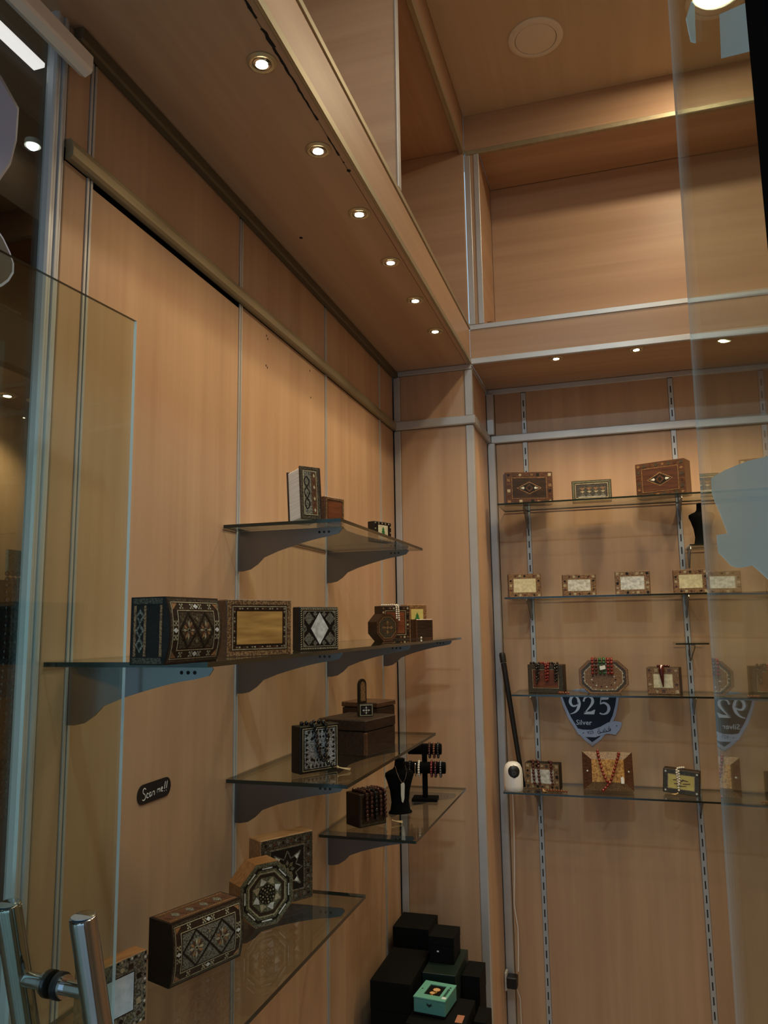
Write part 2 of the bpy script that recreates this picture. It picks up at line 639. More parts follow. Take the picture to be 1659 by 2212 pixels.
# ---- open niches over the soffits
nl = struct('wall_niche_left')
for ya, yb in ((.2, 2.02), (2.04, YP - .02)):
    part('back_panel', nl, (-.02, ya, FT), (0, yb, NZ), 'beech_y')
    part('floor_board', nl, (0.0005, ya, FT - .018), (XP - .02, yb, FT - .001), 'beech_y')
    part('top_board', nl, (0.0005, ya, NZ), (XP - .018, yb + .0195, NZ + .018), 'beech_y')
part('divider_board', nl, (.0005, 2.021, FT), (XP - .002, 2.039, NZ - .001), 'beech_x')
part('divider_board', nl, (.0005, YP - .019, FT), (XP - .002, YP, NZ - .001), 'beech_x')
part('divider_profile', nl, (XP - .0015, 2.016, FT), (XP + .004, 2.046, NZ - .001), 'aluminium', .002)
part('header_board', nl, (XP - .017, .2, NZ + .0005), (XP, YP - .001, CZ + .02), 'beech_y')
part('header_trim', nl, (XP - .017, .2, NZ - .022), (XP + .004, YP - .001, NZ), 'gilt_aluminium', .002)

nb = struct('wall_niche_back')
part('back_panel', nb, (XP + .06, YB - .05, FT), (XR, YB - .03, NZ), 'beech_x')
part('floor_board', nb, (XP + .06, YP + .019, FT - .018), (XR, YB - .051, FT - .001), 'beech_x')
part('top_board', nb, (XP + .06, YP + .018, NZ), (XR, YB - .051, NZ + .018), 'beech_x')
part('side_board', nb, (XP + .046, YP + .006, FT), (XP + .0595, YB - .051, NZ - .001), 'beech_y')
part('header_board', nb, (XP + .001, YP, NZ + .0005), (XR, YP + .017, CZ + .02), 'beech_x')
part('header_trim', nb, (XP + .006, YP - .004, NZ - .022), (XR, YP + .017, NZ), 'gilt_aluminium', .002)
part('corner_profile', nb, (XP + .001, YP - .004, FT + .001), (XP + .026, YP + .02, NZ - .023), 'aluminium', .002)
part('corner_strip', nb, (XP + .0265, YP - .001, FT + .001), (XP + .040, YP + .02, NZ - .023), 'beech_z', .001)
part('corner_profile', nb, (XP + .0405, YP - .004, FT + .001), (XP + .064, YP + .0055, NZ - .023), 'aluminium', .002)

# dry flakes left on the niche floor beside the corner
mb = MB()
for i in range(7):
    x, y = .425 + rnd.uniform(0, .035), YP + .004 + rnd.uniform(0, .012)
    a = rnd.uniform(0, PI)
    dx, dy = .010 * math.cos(a), .010 * math.sin(a)
    mb.prism([(x - dx, y - dy * .3), (x + dy * .3, y - dx * .2), (x + dx, y + dy * .3)], lambda u, v, t: (u, v, FT + t + abs(u - x) * .9), .0002, .0022, 'light_wood')
tag(mb.build('paint_flakes'), 'small curled pale flakes lying on the ledge at the niche corner', 'debris')['kind'] = 'stuff'

# ---- aluminium post where the boards end, window to the neighbouring display, rail over it
mb = MB()
pp = [(-.002, 1.014), (.012, 1.014), (.016, 1.017), (.016, 1.022), (.009, 1.0225), (.009, 1.0245), (.014, 1.025), (.014, 1.030), (.010, 1.0305), (.010, 1.032), (.017, 1.033), (.018, 1.037), (.017, 1.041), (.009, 1.0415), (.009, 1.0435), (.013, 1.044), (.013, 1.048), (.006, 1.0515), (-.002, 1.0515)]
pp = [(x - .013, y) for x, y in pp]
mb.prism(pp, lambda u, v, t: (u, v, t), FZ, 3.88, 'post_metal')
mb.build('trim_3', kind='structure')
mb = MB()
rp = [(.018, 2.590), (.030, 2.583), (.043, 2.588), (.046, 2.594), (.046, 2.620), (.040, 2.624), (.018, 2.624)]
mb.prism(rp, lambda u, v, t: (u, t, v), -.5, 1.058, 'rail_grey')
tag(mb.build('header_rail'), 'grey aluminium rail running over the post at the upper left', 'rail')
w1 = struct('window_1')
mb = MB(); mb.box((-.0145, -.5, FZ + .02), (-.011, 1.0135, 3.88), 'window_glass'); mb.build('pane', w1)

# the neighbouring display seen through it
dn = struct('wall_display')
part('panel', dn, (-1.03, -.5, FZ), (-1.0, 3.2, 2.345), 'beech_z')
part('panel', dn, (-1.03, -.5, 2.346), (-1.0, 3.2, 3.0), 'red_wood')
part('panel', dn, (-.74, -.5, 2.35), (-.72, 2.6, 2.50), 'beech_y')
part('panel', dn, (-1.0, -.5, 2.33), (-.72, 2.6, 2.348), 'walnut')
part('panel', dn, (-.60, -.5, 2.72), (-.58, 2.6, 3.0), 'beech_y')
part('panel', dn, (-1.0, -.5, 2.70), (-.58, 2.6, 2.718), 'dark_walnut')
part('panel', dn, (-1.0, -.5, 3.0), (-.02, 2.6, 3.02), 'beech_y')
part('panel', dn, (-1.0, 2.6, FZ), (-.05, 2.62, 3.0), 'beech_x')
part('batten', dn, (-.74, 0, 2.502), (-.715, 1.74, 2.510), 'bone')
part('side_panel', dn, (-.07, 1.20, FZ), (-.05, 2.6, 3.0), 'walnut')


# ================================================================== LAMPS
def downlight(x, y, z, label, group, r=.030, watt=None, bulb='bulb', light=True, col=LAMP):
    t = thing('downlight', label, 'downlight', (x, y, z), 0, group)
    mb = MB()
    mb.lathe([(r * .62, -.0005), (r * .62, -.004), (r * .8, -.0055), (r, -.002), (r, -.0003)], (0, 0, 0), 'brass', 28)
    mb.build('trim_ring', t, True)
    mb = MB()
    mb.lathe([(r * .60, -.0008), (r * .58, -.0042), (r * .42, -.0050), (r * .40, -.0008)], (0, 0, 0), 'chrome', 24)
    mb.build('reflector', t, True)
    mb = MB()
    mb.lathe([(.0005, -.0062), (r * .2, -.006), (r * .38, -.0045), (r * .38, -.0012)], (0, 0, 0), bulb, 20)
    mb.build('bulb', t, True)
    if light:
        ld = bpy.data.lights.new('lamp_light', 'SPOT')
        ld.energy = watt or SPOT_W
        ld.color = col
        ld.spot_size = math.radians(114)
        ld.spot_blend = .8
        ld.shadow_soft_size = .035
        lo = bpy.data.objects.new('lamp_light', ld)
        COL.objects.link(lo)
        lo.parent = t
        lo.location = (0, 0, -.012)
    return t


GL = 'recessed downlights in the left soffit'
words = ['nearest, largest-looking of the left soffit row', 'second from the front of the left soffit', 'third from the front of the left soffit',
         'fourth from the front of the left soffit', 'fifth from the front, next to last of the left soffit', 'farthest of the left soffit row, nearest the corner']
for i in range(6):
    downlight(.288, 1.244 + .2945 * i, SZ, 'lit brass-ringed downlight, ' + words[i], GL)
BACK_W = SPOT_W * 1.9
GB = 'recessed downlights in the back soffit'
bw = ['first from the pillar', 'middle of the three in view', 'third from the pillar, by the glass edge', 'fourth from the pillar, behind the glass', 'fifth from the pillar, behind the glass', 'sixth from the pillar, at the right wall']
for i in range(6):
    downlight(.696 + .318 * i, YP + .046, SZ, 'lit downlight over the back shelves, ' + bw[i], GB, watt=BACK_W)


def flush(x, y, label, on, watt=CEIL_W, col=(1, .82, .55), glow='lamp_on'):
    t = thing('ceiling_lamp', label, 'ceiling lamp', (x, y, CZ))
    mb = MB()
    mb.lathe([(.078, -.0005), (.080, -.010), (.092, -.012), (.104, -.005), (.105, -.0005)], (0, 0, 0), 'lamp_off', 40)
    mb.build('trim_ring', t, True)
    mb = MB()
    mb.lathe([(.0005, -.011), (.04, -.0105), (.077, -.008), (.078, -.001)], (0, 0, 0), glow if on else 'lamp_off', 40)
    mb.build('diffuser', t, True)
    if on:
        ld = bpy.data.lights.new('lamp_light', 'AREA')
        ld.shape = 'DISK'
        ld.size = .15
        ld.energy = watt
        ld.color = col
        lo = bpy.data.objects.new('lamp_light', ld)
        COL.objects.link(lo)
        lo.parent = t
        lo.location = (0, 0, -.02)


flush(.705, 2.75, 'unlit round flush lamp on the wooden ceiling', False)
flush(1.345, 2.715, 'lit round flush lamp shining behind the glass at upper right', True)
flush(1.36, 1.30, 'added warm fill light, unseen, on the ceiling nearer the street', True)  # unseen warm fill, added to brighten the fascia, niches and ceiling
flush(.94, .36, 'added cool fill light, unseen, just inside the entrance', True, COOL_FILL_W, (.62, .86, 1), 'cool_fill')  # unseen cool fill, added to brighten and cool the lower left wall
# lamps of the neighbouring display
downlight(-.90, 1.90, 2.33, 'small downlight shining in the display left of the post, lower one', 'display downlights', .03, 6)
downlight(-.86, 1.98, 2.33, 'small downlight shining in the display left of the post, upper one', 'display downlights', .03, 6)
mb = MB()
mb.lathe([(.0005, -.012), (.009, -.010), (.014, -.005), (.015, -.001)], (-.5, 1.515, 2.85), 'bulb_cool', 24)
mb.lathe([(.015, -.0005), (.020, -.002), (.020, .012), (.008, .012)], (-.5, 1.515, 2.85), 'lamp_off', 24)
o = tag(mb.build('globe_lamp', smooth=True), 'round cool white lamp glowing behind the window left of the post', 'lamp')
mb = MB(); mb.bbox((-.14, .70, 2.680), (-.112, 1.118, 2.692), 'tube_white', .003)
tag(mb.build('light_panel'), 'long white light panel glowing under the rail at the upper left', 'lamp')


# ================================================================== SHELF SYSTEM
def channel(y, z0, z1, label):
    t = thing('wall_channel', label, 'shelf channel', (0, y, z0), 0, 'slim shelf channels between the left boards')
    h = z1 - z0
    part('side_strip', t, (-.001, -.0078, 0), (.0030, -.0018, h), 'aluminium', .0006)
    part('side_strip', t, (-.001, .0018, 0), (.0030, .0078, h), 'aluminium', .0006)
    part('groove', t, (-.004, -.0018, 0), (-.0005, .0018, h), 'slot_dark', .0003)


cn = ['beside the post', 'behind the middle of the left shelves', 'at the far ends of the left shelves', 'nearest the corner']
for i, y in enumerate(JY[1:5]):
    channel(y, FZ + .06, RZ0 - .002, 'slim grey shelf channel in the left wall, ' + cn[i])
    channel(y, RZ1 + .001, SZ - .031, 'short dark channel above the left rail, ' + cn[i])


def upright(x, z0, z1, label):
    t = thing('slotted_upright', label, 'shelf upright', (x, YB, z0), 0, 'slotted uprights on the back wall')
    h = z1 - z0
    part('channel', t, (-.0105, -.004, 0), (.0105, .012, h), 'upright_paint', .001)
    mb = MB()
    z = .02
    while z < h - .03:
        mb.box((-.0024, -.0046, z), (.0024, -.0035, z + .030), 'slot_dark')
        z += .054
    mb.build('slots', t, kind='stuff')


un = ['left of the back shelves', 'right of the back shelves', 'behind the glass', 'near the right wall']
for i, x in enumerate(UX):
    upright(x, FZ + .06, RZ0 - .002, 'tall slotted shelf upright, ' + un[i])
    upright(x, RZ1 + .001, SZ - .03, 'short slotted upright above the back rail, ' + un[i])


def glass_slab(mb, a, b, edge='shelf_edge', gl='shelf_glass'):
    x0, y0, z0 = a
    x1, y1, z1 = b
    vs = [(x0, y0, z0), (x1, y0, z0), (x1, y1, z0), (x0, y1, z0), (x0, y0, z1), (x1, y0, z1), (x1, y1, z1), (x0, y1, z1)]
    mb.raw(vs, [(0, 3, 2, 1), (4, 5, 6, 7)], gl)
    mb.raw(vs, [(0, 1, 5, 4), (1, 2, 6, 5), (2, 3, 7, 6), (3, 0, 4, 7)], edge)


def bracket_poly(L, H):
    """side outline of a sheet-steel bracket: tall at the wall, S-curve to a slim nose"""
    pts = [(0, 0), (L, 0), (L + .004, -.006), (L - .004, -.016), (L - .03, -.022)]
    for i in range(1, 8):
        t = i / 8
        x = (L - .03) * (1 - t) + .09 * t
        pts.append((x, -.022 - (.036) * t ** 1.3))
    pts += [(.072, -.066), (.055, -.082), (.036, -H + .004), (.016, -H), (0, -H)]
    return pts


def bracket(parent, y, L=.27, H=.098):
    mb = MB()
    mb.prism(bracket_poly(L, H), lambda u, v, t: (u + .001, y + t, v), -.0013, .0013, 'steel')
    b = mb.build('bracket', parent)
    mb = MB()
    for k in range(3):
        x = L - .028 - k * .012
        mb.prism([(x + .0032 * math.cos(a * PI / 4), -.011 + .0032 * math.sin(a * PI / 4)) for a in range(8)], lambda u, v, t: (u, y + t, v), -.0017, .0017, 'dark_gap')
    mb.build('bracket_holes', b)


def left_shelf(label, z, y0, y1, ys, w=.30):
    t = thing('glass_shelf', label, 'shelf', (0, 0, z), 0, 'glass shelves on the left wall')
    mb = MB(); glass_slab(mb, (.003, y0, -.008), (w, y1, 0)); mb.build('glass_plate', t)
    for y in ys:
        bracket(t, y)
    # brackets hang just under the plate
    for c in t.children:
        if c.name.startswith('bracket'):
            c.location.z = -.0085
    return t


Z1, Z2, Z3, Z4, Z5 = 1.842, 1.549, 1.253, .989, .9885
left_shelf('short glass shelf on the left wall, highest one, holding the book', Z1, 1.640, 2.400, (JY[2], JY[3]))
left_shelf('longest glass shelf on the left wall, holding the domed chest', Z2, 1.055, 2.985, JY[1:5])
left_shelf('glass shelf on the left wall holding the dark wooden chest', Z3, 1.670, 2.520, (JY[2], JY[3]))
left_shelf('lower glass shelf nearest the corner, holding the black bust', Z4, 2.245, 2.990, (JY[3], JY[4]))
left_shelf('lowest glass shelf in the foreground, holding the octagonal box', Z5, .99, 1.790, (JY[1], JY[2]))


def back_shelf(label, z, x0, x1, xs):
    t = thing('glass_shelf', label, 'shelf', (0, 0, z), 0, 'glass shelves on the back wall')
    mb = MB(); glass_slab(mb, (x0, 3.29, -.007), (x1, YB - .006, 0)); mb.build('glass_plate', t)
    for x in xs:
        mb = MB()
        mb.prism(bracket_poly(.19, .085), lambda u, v, tt: (x + tt, YB - .0052 - u, v - .0075), -.0013, .0013, 'steel')
        mb.build('bracket', t)
    return t


K1, K2, K3, K4 = 2.109, 1.708, 1.308, .919
back_shelf('highest glass shelf on the back wall, holding three brown boxes', K1, .412, 2.3, UX[:3])
back_shelf('second highest back shelf, holding the row of pearl boxes', K2, .428, 2.3, UX[:3])
back_shelf('third back shelf, just above the shield sign', K3, .442, 2.3, UX[:3])
back_shelf('lowest back shelf, holding the white camera', K4, .394, 2.3, UX[:3])

t = thing('small_shelf', 'tiny glass shelf on the right upright, empty, on a thin bracket', 'shelf', (0, 0, 1.511))
mb = MB(); glass_slab(mb, (1.097, 3.35, -.006), (1.222, YB - .006, 0)); mb.build('glass_plate', t)
mb = MB()
mb.tube([(UX[1] + .002, YB - .012, -.007), (UX[1] + .012, 3.36, -.010)], .003, 'steel', 6)
mb.tube([(UX[1] + .012, 3.36, -.010), (UX[1] + .012, 3.40, -.025), (UX[1] + .004, YB - .02, -.075)], .0025, 'steel', 6)
mb.tube([(UX[1] + .002, YB - .0075, -.004), (UX[1] + .002, YB - .0075, -.078)], .003, 'steel', 6)
mb.build('bracket', t)
t = thing('small_shelf', 'tiny glass shelf carrying the black bust beside the glass edge', 'shelf', (0, 0, 1.901))
mb = MB(); glass_slab(mb, (1.172, 3.30, -.006), (1.33, YB - .006, 0)); mb.build('glass_plate', t)
mb = MB()
mb.prism(bracket_poly(.16, .075), lambda u, v, tt: (1.18 + tt, YB - .006 - u, v - .0065), -.0013, .0013, 'steel')
mb.build('bracket', t)


# ================================================================== GLASS DOORS
DD = Vector((.096, .995, 0)).normalized()
EDG = Vector((.128, 1.092, 0))
WD = .95
door = struct('door_1')
door.location = EDG - DD * WD
door.rotation_euler = (0, 0, math.atan2(DD.y, DD.x))
# local: x along the leaf to its free edge, y to the wall side
mb = MB()
x0, x1, y0, y1, z0, z1 = 0, WD, -.003, .003, FZ + .012, 2.123
vs = [(x0, y0, z0), (x1, y0, z0), (x1, y1, z0), (x0, y1, z0), (x0, y0, z1), (x1, y0, z1), (x1, y1, z1), (x0, y1, z1)]
mb.raw(vs, [(0, 1, 5, 4), (2, 3, 7, 6)], 'door_glass')
mb.raw(vs, [(0, 3, 2, 1), (4, 5, 6, 7), (3, 0, 4, 7)], 'door_edge')
mb.raw(vs, [(1, 2, 6, 5)], 'pane_edge')
mb.build('pane', door)
ht = bpy.data.objects.new('door_handle', None)
COL.objects.link(ht)
ht.parent = door
ht.location = (WD - .118, 0, 1.112)
TL = math.tan(math.radians(14))
for sy in (-1, 1):
    mb = MB()
    yy = sy * .068
    prof = [(.106, .0155), (.105, .0172), (.101, .018), (-.34, .018)]
    pts = [(-z * TL, yy, z) for z, r in prof]
    mb.tube(pts, [r for z, r in prof], 'chrome', 28)
    mb.lathe([(.0005, .1068), (.0148, .1066), (.0150, .1058)], (-.106 * TL, yy, 0), 'satin_cap', 28)
    mb.build('grip_bar', ht, True)
    for k, zz in enumerate((0, -.25)):
        mb = MB()
        mb.tube([(-zz * TL, sy * .006, zz), (-zz * TL, sy * .054, zz)], .0105, 'chrome', 18)
        mb.tube([(-zz * TL, sy * .0052, zz), (-zz * TL, sy * .013, zz)], .018, 'rubber', 20)
        mb.tube([(-zz * TL, sy * .0132, zz), (-zz * TL, sy * .019, zz)], .0155, 'chrome', 20)
        mb.build('standoff', ht, True)

# fixed pane at the right, seen almost edge-on
PD = Vector((.0015, 1, 0)).normalized()
PE = Vector((1.008 - 1.6 * math.tan(math.radians(.45)), 1.09, 0))
pane = struct('window_2')
pane.location = PE
pane.rotation_euler = (0, math.radians(.45), math.atan2(PD.y, PD.x) - PI / 2)
# local: y along the pane (0 at the far edge, negative toward the street), x across
mb = MB()
H0, H1 = FZ + .005, 3.82
vs = [(-.0015, -.95, H0), (.0015, -.95, H0), (.0015, 0, H0), (-.0015, 0, H0), (-.0015, -.95, H1), (.0015, -.95, H1), (.0015, 0, H1), (-.0015, 0, H1)]
mb.raw(vs, [(0, 3, 7, 4), (1, 2, 6, 5)], 'side_glass')
mb.raw(vs, [(2, 3, 7, 6), (0, 1, 5, 4), (0, 3, 2, 1), (4, 5, 6, 7)], 'pane_edge')
mb.build('pane', pane)
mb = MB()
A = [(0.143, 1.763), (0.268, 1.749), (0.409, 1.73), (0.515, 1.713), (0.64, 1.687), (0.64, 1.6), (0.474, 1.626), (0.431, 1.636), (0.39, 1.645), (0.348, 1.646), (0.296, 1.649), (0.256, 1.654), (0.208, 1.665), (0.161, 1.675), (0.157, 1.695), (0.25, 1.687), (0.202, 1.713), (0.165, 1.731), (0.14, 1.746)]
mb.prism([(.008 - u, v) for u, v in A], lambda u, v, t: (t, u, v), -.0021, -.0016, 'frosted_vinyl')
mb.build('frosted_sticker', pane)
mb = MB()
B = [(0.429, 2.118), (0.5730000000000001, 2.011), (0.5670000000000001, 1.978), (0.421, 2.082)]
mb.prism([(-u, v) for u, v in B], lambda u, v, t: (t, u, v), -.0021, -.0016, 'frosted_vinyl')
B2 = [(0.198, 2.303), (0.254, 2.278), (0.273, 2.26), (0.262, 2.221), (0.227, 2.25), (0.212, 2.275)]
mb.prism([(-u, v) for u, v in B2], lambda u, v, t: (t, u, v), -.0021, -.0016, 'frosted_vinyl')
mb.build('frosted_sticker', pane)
# black door jamb close to the viewer
mb = MB(); mb.bbox((.9632, .285, FZ), (.9975, .325, 3.0), 'jamb_black', .004); mb.build('trim_4', kind='structure')


# ================================================================== MARQUETRY
class Face:
    """inlay pieces laid on the front of a box: u right, v up from the face centre, local -y is out"""

    def __init__(s, root, w, d, h, bulge=0):
        s.root, s.w, s.d, s.h, s.bulge = root, w, d, h, bulge
        s.parts = {}

    def yoff(s, v):
        return s.bulge * max(0, 1 - (2 * v / s.h) ** 2) if s.bulge else 0

    def add(s, part, poly, mat, layer=1):
        s.parts.setdefault(part, []).append((poly, mat, layer))

    def rect(s, part, u0, v0, u1, v1, mat, layer=1):
        if s.bulge and v1 - v0 > .012:
            n = int((v1 - v0) / .009) + 1
            for i in range(n):
                a, b = v0 + (v1 - v0) * i / n, v0 + (v1 - v0) * (i + 1) / n
                s.add(part, [(u0, a), (u1, a), (u1, b), (u0, b)], mat, layer)
        else:
            s.add(part, [(u0, v0), (u1, v0), (u1, v1), (u0, v1)], mat, layer)

    def ring(s, part, iu, iv, t, mat, layer=1):
        """rectangular frame line: inset iu/iv from the edges, thickness t"""
        a, b = s.w / 2 - iu, s.h / 2 - iv
        s.rect(part, -a, -b, a, -b + t, mat, layer)
        s.rect(part, -a, b - t, a, b, mat, layer)
        s.rect(part, -a, -b + t, -a + t, b - t, mat, layer)
        s.rect(part, a - t, -b + t, a, b - t, mat, layer)

    def tiles(s, part, inset, band, mats, fill=.8, layer=1, diamond=True, every=1):
        """a run of small inlay tiles round the rim: squares and diamonds by turns"""
        a, b = s.w / 2 - inset - band / 2, s.h / 2 - inset - band / 2
        k = 0
        for (p, q, hor) in (((-a, -b), (a, -b), 1), ((a, -b), (a, b), 0), ((a, b), (-a, b), 1), ((-a, b), (-a, -b), 0)):
            L = math.hypot(q[0] - p[0], q[1] - p[1])
            n = max(2, int(L / (band * 1.25)))
            for i in range(n):
                t = i / n
                cu, cv = p[0] + (q[0] - p[0]) * t, p[1] + (q[1] - p[1]) * t
                r = band / 2 * fill
                mat = mats[k % len(mats)]
                if diamond and k % 2 == every % 2:
                    s.add(part, [(cu - r, cv), (cu, cv - r * .8), (cu + r, cv), (cu, cv + r * .8)], mat, layer)
                else:
                    rr = r * .85
                    s.add(part, [(cu - rr, cv - rr), (cu + rr, cv - rr), (cu + rr, cv + rr), (cu - rr, cv + rr)], mat, layer)
                k += 1

    def poly(s, part, cu, cv, ru, rv, n, mat, layer=1, rot=0):
        s.add(part, [(cu + ru * math.cos(2 * PI * i / n + rot), cv + rv * math.sin(2 * PI * i / n + rot)) for i in range(n)], mat, layer)

    def polyring(s, part, cu, cv, ru, rv, n, t, mat, layer=1, rot=0, gap=0):
        P = [(cu + ru * math.cos(2 * PI * i / n + rot), cv + rv * math.sin(2 * PI * i / n + rot)) for i in range(n)]
        Q = [(cu + (ru - t) * math.cos(2 * PI * i / n + rot), cv + (rv - t) * math.sin(2 * PI * i / n + rot)) for i in range(n)]
        mixp = lambda a, b, f: (a[0] + (b[0] - a[0]) * f, a[1] + (b[1] - a[1]) * f)
        for i in range(n):
            j = (i + 1) % n
            s.add(part, [mixp(P[i], P[j], gap), mixp(P[i], P[j], 1 - gap), mixp(Q[i], Q[j], 1 - gap), mixp(Q[i], Q[j], gap)], mat, layer)

    def rosette(s, part, cu, cv, r, mats, n=8, layer=2):
        for i in range(n):
            a = 2 * PI * i / n
            b = PI / n
            pt = lambda rr, an: (cu + rr * math.cos(an), cv + rr * math.sin(an))
            s.add(part, [pt(r * .28, a), pt(r * .7, a - b * .8), pt(r, a), pt(r * .7, a + b * .8)], mats[i % len(mats)], layer)
        s.poly(part, cu, cv, r * .22, r * .22, 8, mats[0], layer)

    def build(s):
        for nm, L in s.parts.items():
            mb = MB()
            for poly, mat, layer in L:
                t = .0004 + .00045 * layer
                mb.prism(poly, lambda u, v, q: (u, -s.d / 2 - s.yoff(v) - q, v + s.h / 2), -.0012 if not s.bulge else -.0006, t, mat)
            mb.build(nm, s.root)


def azrot(az):
    return math.radians(az) + PI / 2


def box_thing(name, label, cat, c, z, az, w, d, h, mat, lean=0, roll=0, group=None, bulge=0, lidline=None):
    t = thing(name, label, cat, (c[0], c[1], z), azrot(az), group)
    if lean or roll:
        t.rotation_mode = 'XYZ'
        # lean back about the foot of the box, roll in the plane of its face
        t.rotation_euler = (Matrix.Rotation(azrot(az), 3, 'Z') @ Matrix.Rotation(math.radians(roll), 3, 'Y') @ Matrix.Rotation(math.radians(-lean), 3, 'X')).to_euler()
        if lean:
            t.location.z += abs(math.sin(math.radians(lean))) * d / 2
    mb = MB()
    if bulge:
        n = 12
        prof = [(d / 2, 0), (d / 2, h)]
        for i in range(n + 1):
            v = h * (1 - i / n)
            prof.append((-d / 2 - bulge * (1 - (2 * v / h - 1) ** 2), v))
        mb.prism(prof, lambda u, v, q: (q, u, v), -w / 2, w / 2, mat)
    else:
        mb.bbox((-w / 2, -d / 2, 0), (w / 2, d / 2, h), mat, .0018)
    mb.build('body', t)
    F = Face(t, w, d, h, bulge)
    if lidline:
        mb = MB()
        mb.box((-w / 2 - .0004, lidline - .0008, .0005), (w / 2 + .0004, lidline + .0008, h + .0004), 'dark_gap')
        mb.build('lid_seam', t)
    return t, F


def strand(name, label, paths, mat, r, group=None, tassel=None, step=None, parent=None, tmat='tassel_gold'):
    """prayer beads threaded along one or more paths"""
    mb = MB()
    for P in paths:
        P = [Vector(p) for p in P]
        # resample a Catmull-Rom curve
        C = []
        for i in range(len(P) - 1):
            p0, p1, p2, p3 = P[max(i - 1, 0)], P[i], P[i + 1], P[min(i + 2, len(P) - 1)]
            for k in range(24):
                t = k / 24
                C.append(.5 * ((2 * p1) + (p2 - p0) * t + (2 * p0 - 5 * p1 + 4 * p2 - p3) * t * t + (3 * p1 - p0 - 3 * p2 + p3) * t ** 3))
        C.append(P[-1])
        mb.tube(C[::4] + [C[-1]], r * .16, 'thread_red' if mat != 'white_bead' else 'tassel_gold', 5)
        acc = 0
        mb.sphere(C[0], r, mat)
        for a, b in zip(C, C[1:]):
            acc += (b - a).length
            if acc >= (step or r * 2.05):
                mb.sphere(b, r * (1 if rnd.random() > .05 else 1.15), mat)
                acc = 0
    o = mb.build(name, None, True)
    tag(o, label, 'prayer beads', group)
    if tassel:
        p, q = Vector(tassel[0]), Vector(tassel[1])
        mb = MB()
        d = (q - p)
        side = d.cross(Vector((0, 0, 1))).normalized() if abs(d.normalized().z) < .95 else Vector((1, 0, 0))
        for i in range(9):
            f = (i - 4) / 4
            e = q + side * f * d.length * .35 + Vector((0, 0, rnd.uniform(0, .003)))
            mb.tube([p, p + d * .35 + side * f * d.length * .08, e], [.0014, .0012, .0007], tmat, 5)
        mb.sphere(p, .0032, tmat)
        mb.build('tassel', o, True)
    return o


# ---------------------------------------------------------------- shelf 1: book, small box, tree box
t = thing('ornate_book', 'thick ornate book with white pages leaning on the top left shelf', 'book', (.190, 1.690, Z1), azrot(-38))
w, d, h = .052, .066, .128
t.rotation_euler = (Matrix.Rotation(azrot(-38), 3, 'Z') @ Matrix.Rotation(math.radians(-5), 3, 'X')).to_euler()
t.location.z = Z1 + .003
mb = MB(); mb.bbox((-w / 2 + .002, -d / 2 + .005, .003), (w / 2 - .001, d / 2 - .005, h - .004), 'paper', .0015); mb.build('pages', t)['label'] = 'white page block'
mb = MB(); mb.bbox((-w / 2, -d / 2, 0), (w / 2, -d / 2 + .0048, h), 'dark_walnut', .0012); mb.build('front_cover', t)
mb = MB(); mb.bbox((-w / 2, d / 2 - .0048, 0), (w / 2, d / 2, h), 'dark_walnut', .0012); mb.build('back_cover', t)
mb = MB(); mb.bbox((w / 2 + .0003, -d / 2, 0), (w / 2 + .005, d / 2, h), 'dark_walnut', .0012); mb.build('spine', t)
F = Face(t, w, d, h)
F.ring('border_inlay', .0008, .0008, .007, 'dark_mosaic', 1)
F.rect('cover_panel', -w / 2 + .008, -h / 2 + .010, w / 2 - .008, h / 2 - .012, 'grey_mosaic', 1)
F.rect('cover_panel', .004, -h / 2 + .012, w / 2 - .009, h / 2 - .014, 'walnut', 2)
F.ring('border_inlay', .008, .010, .0014, 'bone', 2)
for sgn in (-1, 1):
    pts = []
    for k in range(15):
        a = k / 14
        pts.append((-.009 + .007 * math.sin(a * 3 * PI) * sgn, -.040 + a * .08))
    F.add('scroll_inlay', [(p[0] - .0016, p[1]) for p in pts] + [(p[0] + .0016, p[1]) for p in pts[::-1]], 'ebony', 2)
for k in range(7):
    F.poly('scroll_inlay', .011, -.042 + k * .014, .003, .005, 4, 'rose_wood' if k % 2 else 'bone', 3)
F.build()

t, F = box_thing('wooden_box', 'small brown inlaid box standing beside the ornate book', 'box', (.214, 1.800), Z1, -20, .074, .030, .076, 'walnut')
F.ring('border_inlay', .003, .003, .004, 'brown_mosaic', 1)
F.rect('wood_panel', -.026, -.026, .026, .026, 'red_wood', 1)
F.build()

t, F = box_thing('picture_box', 'tiny dark box with pale tree picture, far end of the top left shelf', 'box', (.226, 2.176), Z1, -22, .080, .026, .060, 'ebony')
F.tiles('border_inlay', .002, .006, ['bone', 'ebony'], layer=1)
F.rect('pearl_panel', -.022, -.020, .022, .020, 'pearl_warm', 1)
for k, (a, b) in enumerate(((.011, -.008), (.009, -.001), (.006, .006))):
    F.add('tree_inlay', [(-a, b), (a, b), (0, b + .010)], 'leaf_green', 2)
F.rect('tree_inlay', -.0012, -.016, .0012, -.008, 'walnut', 2)
F.build()


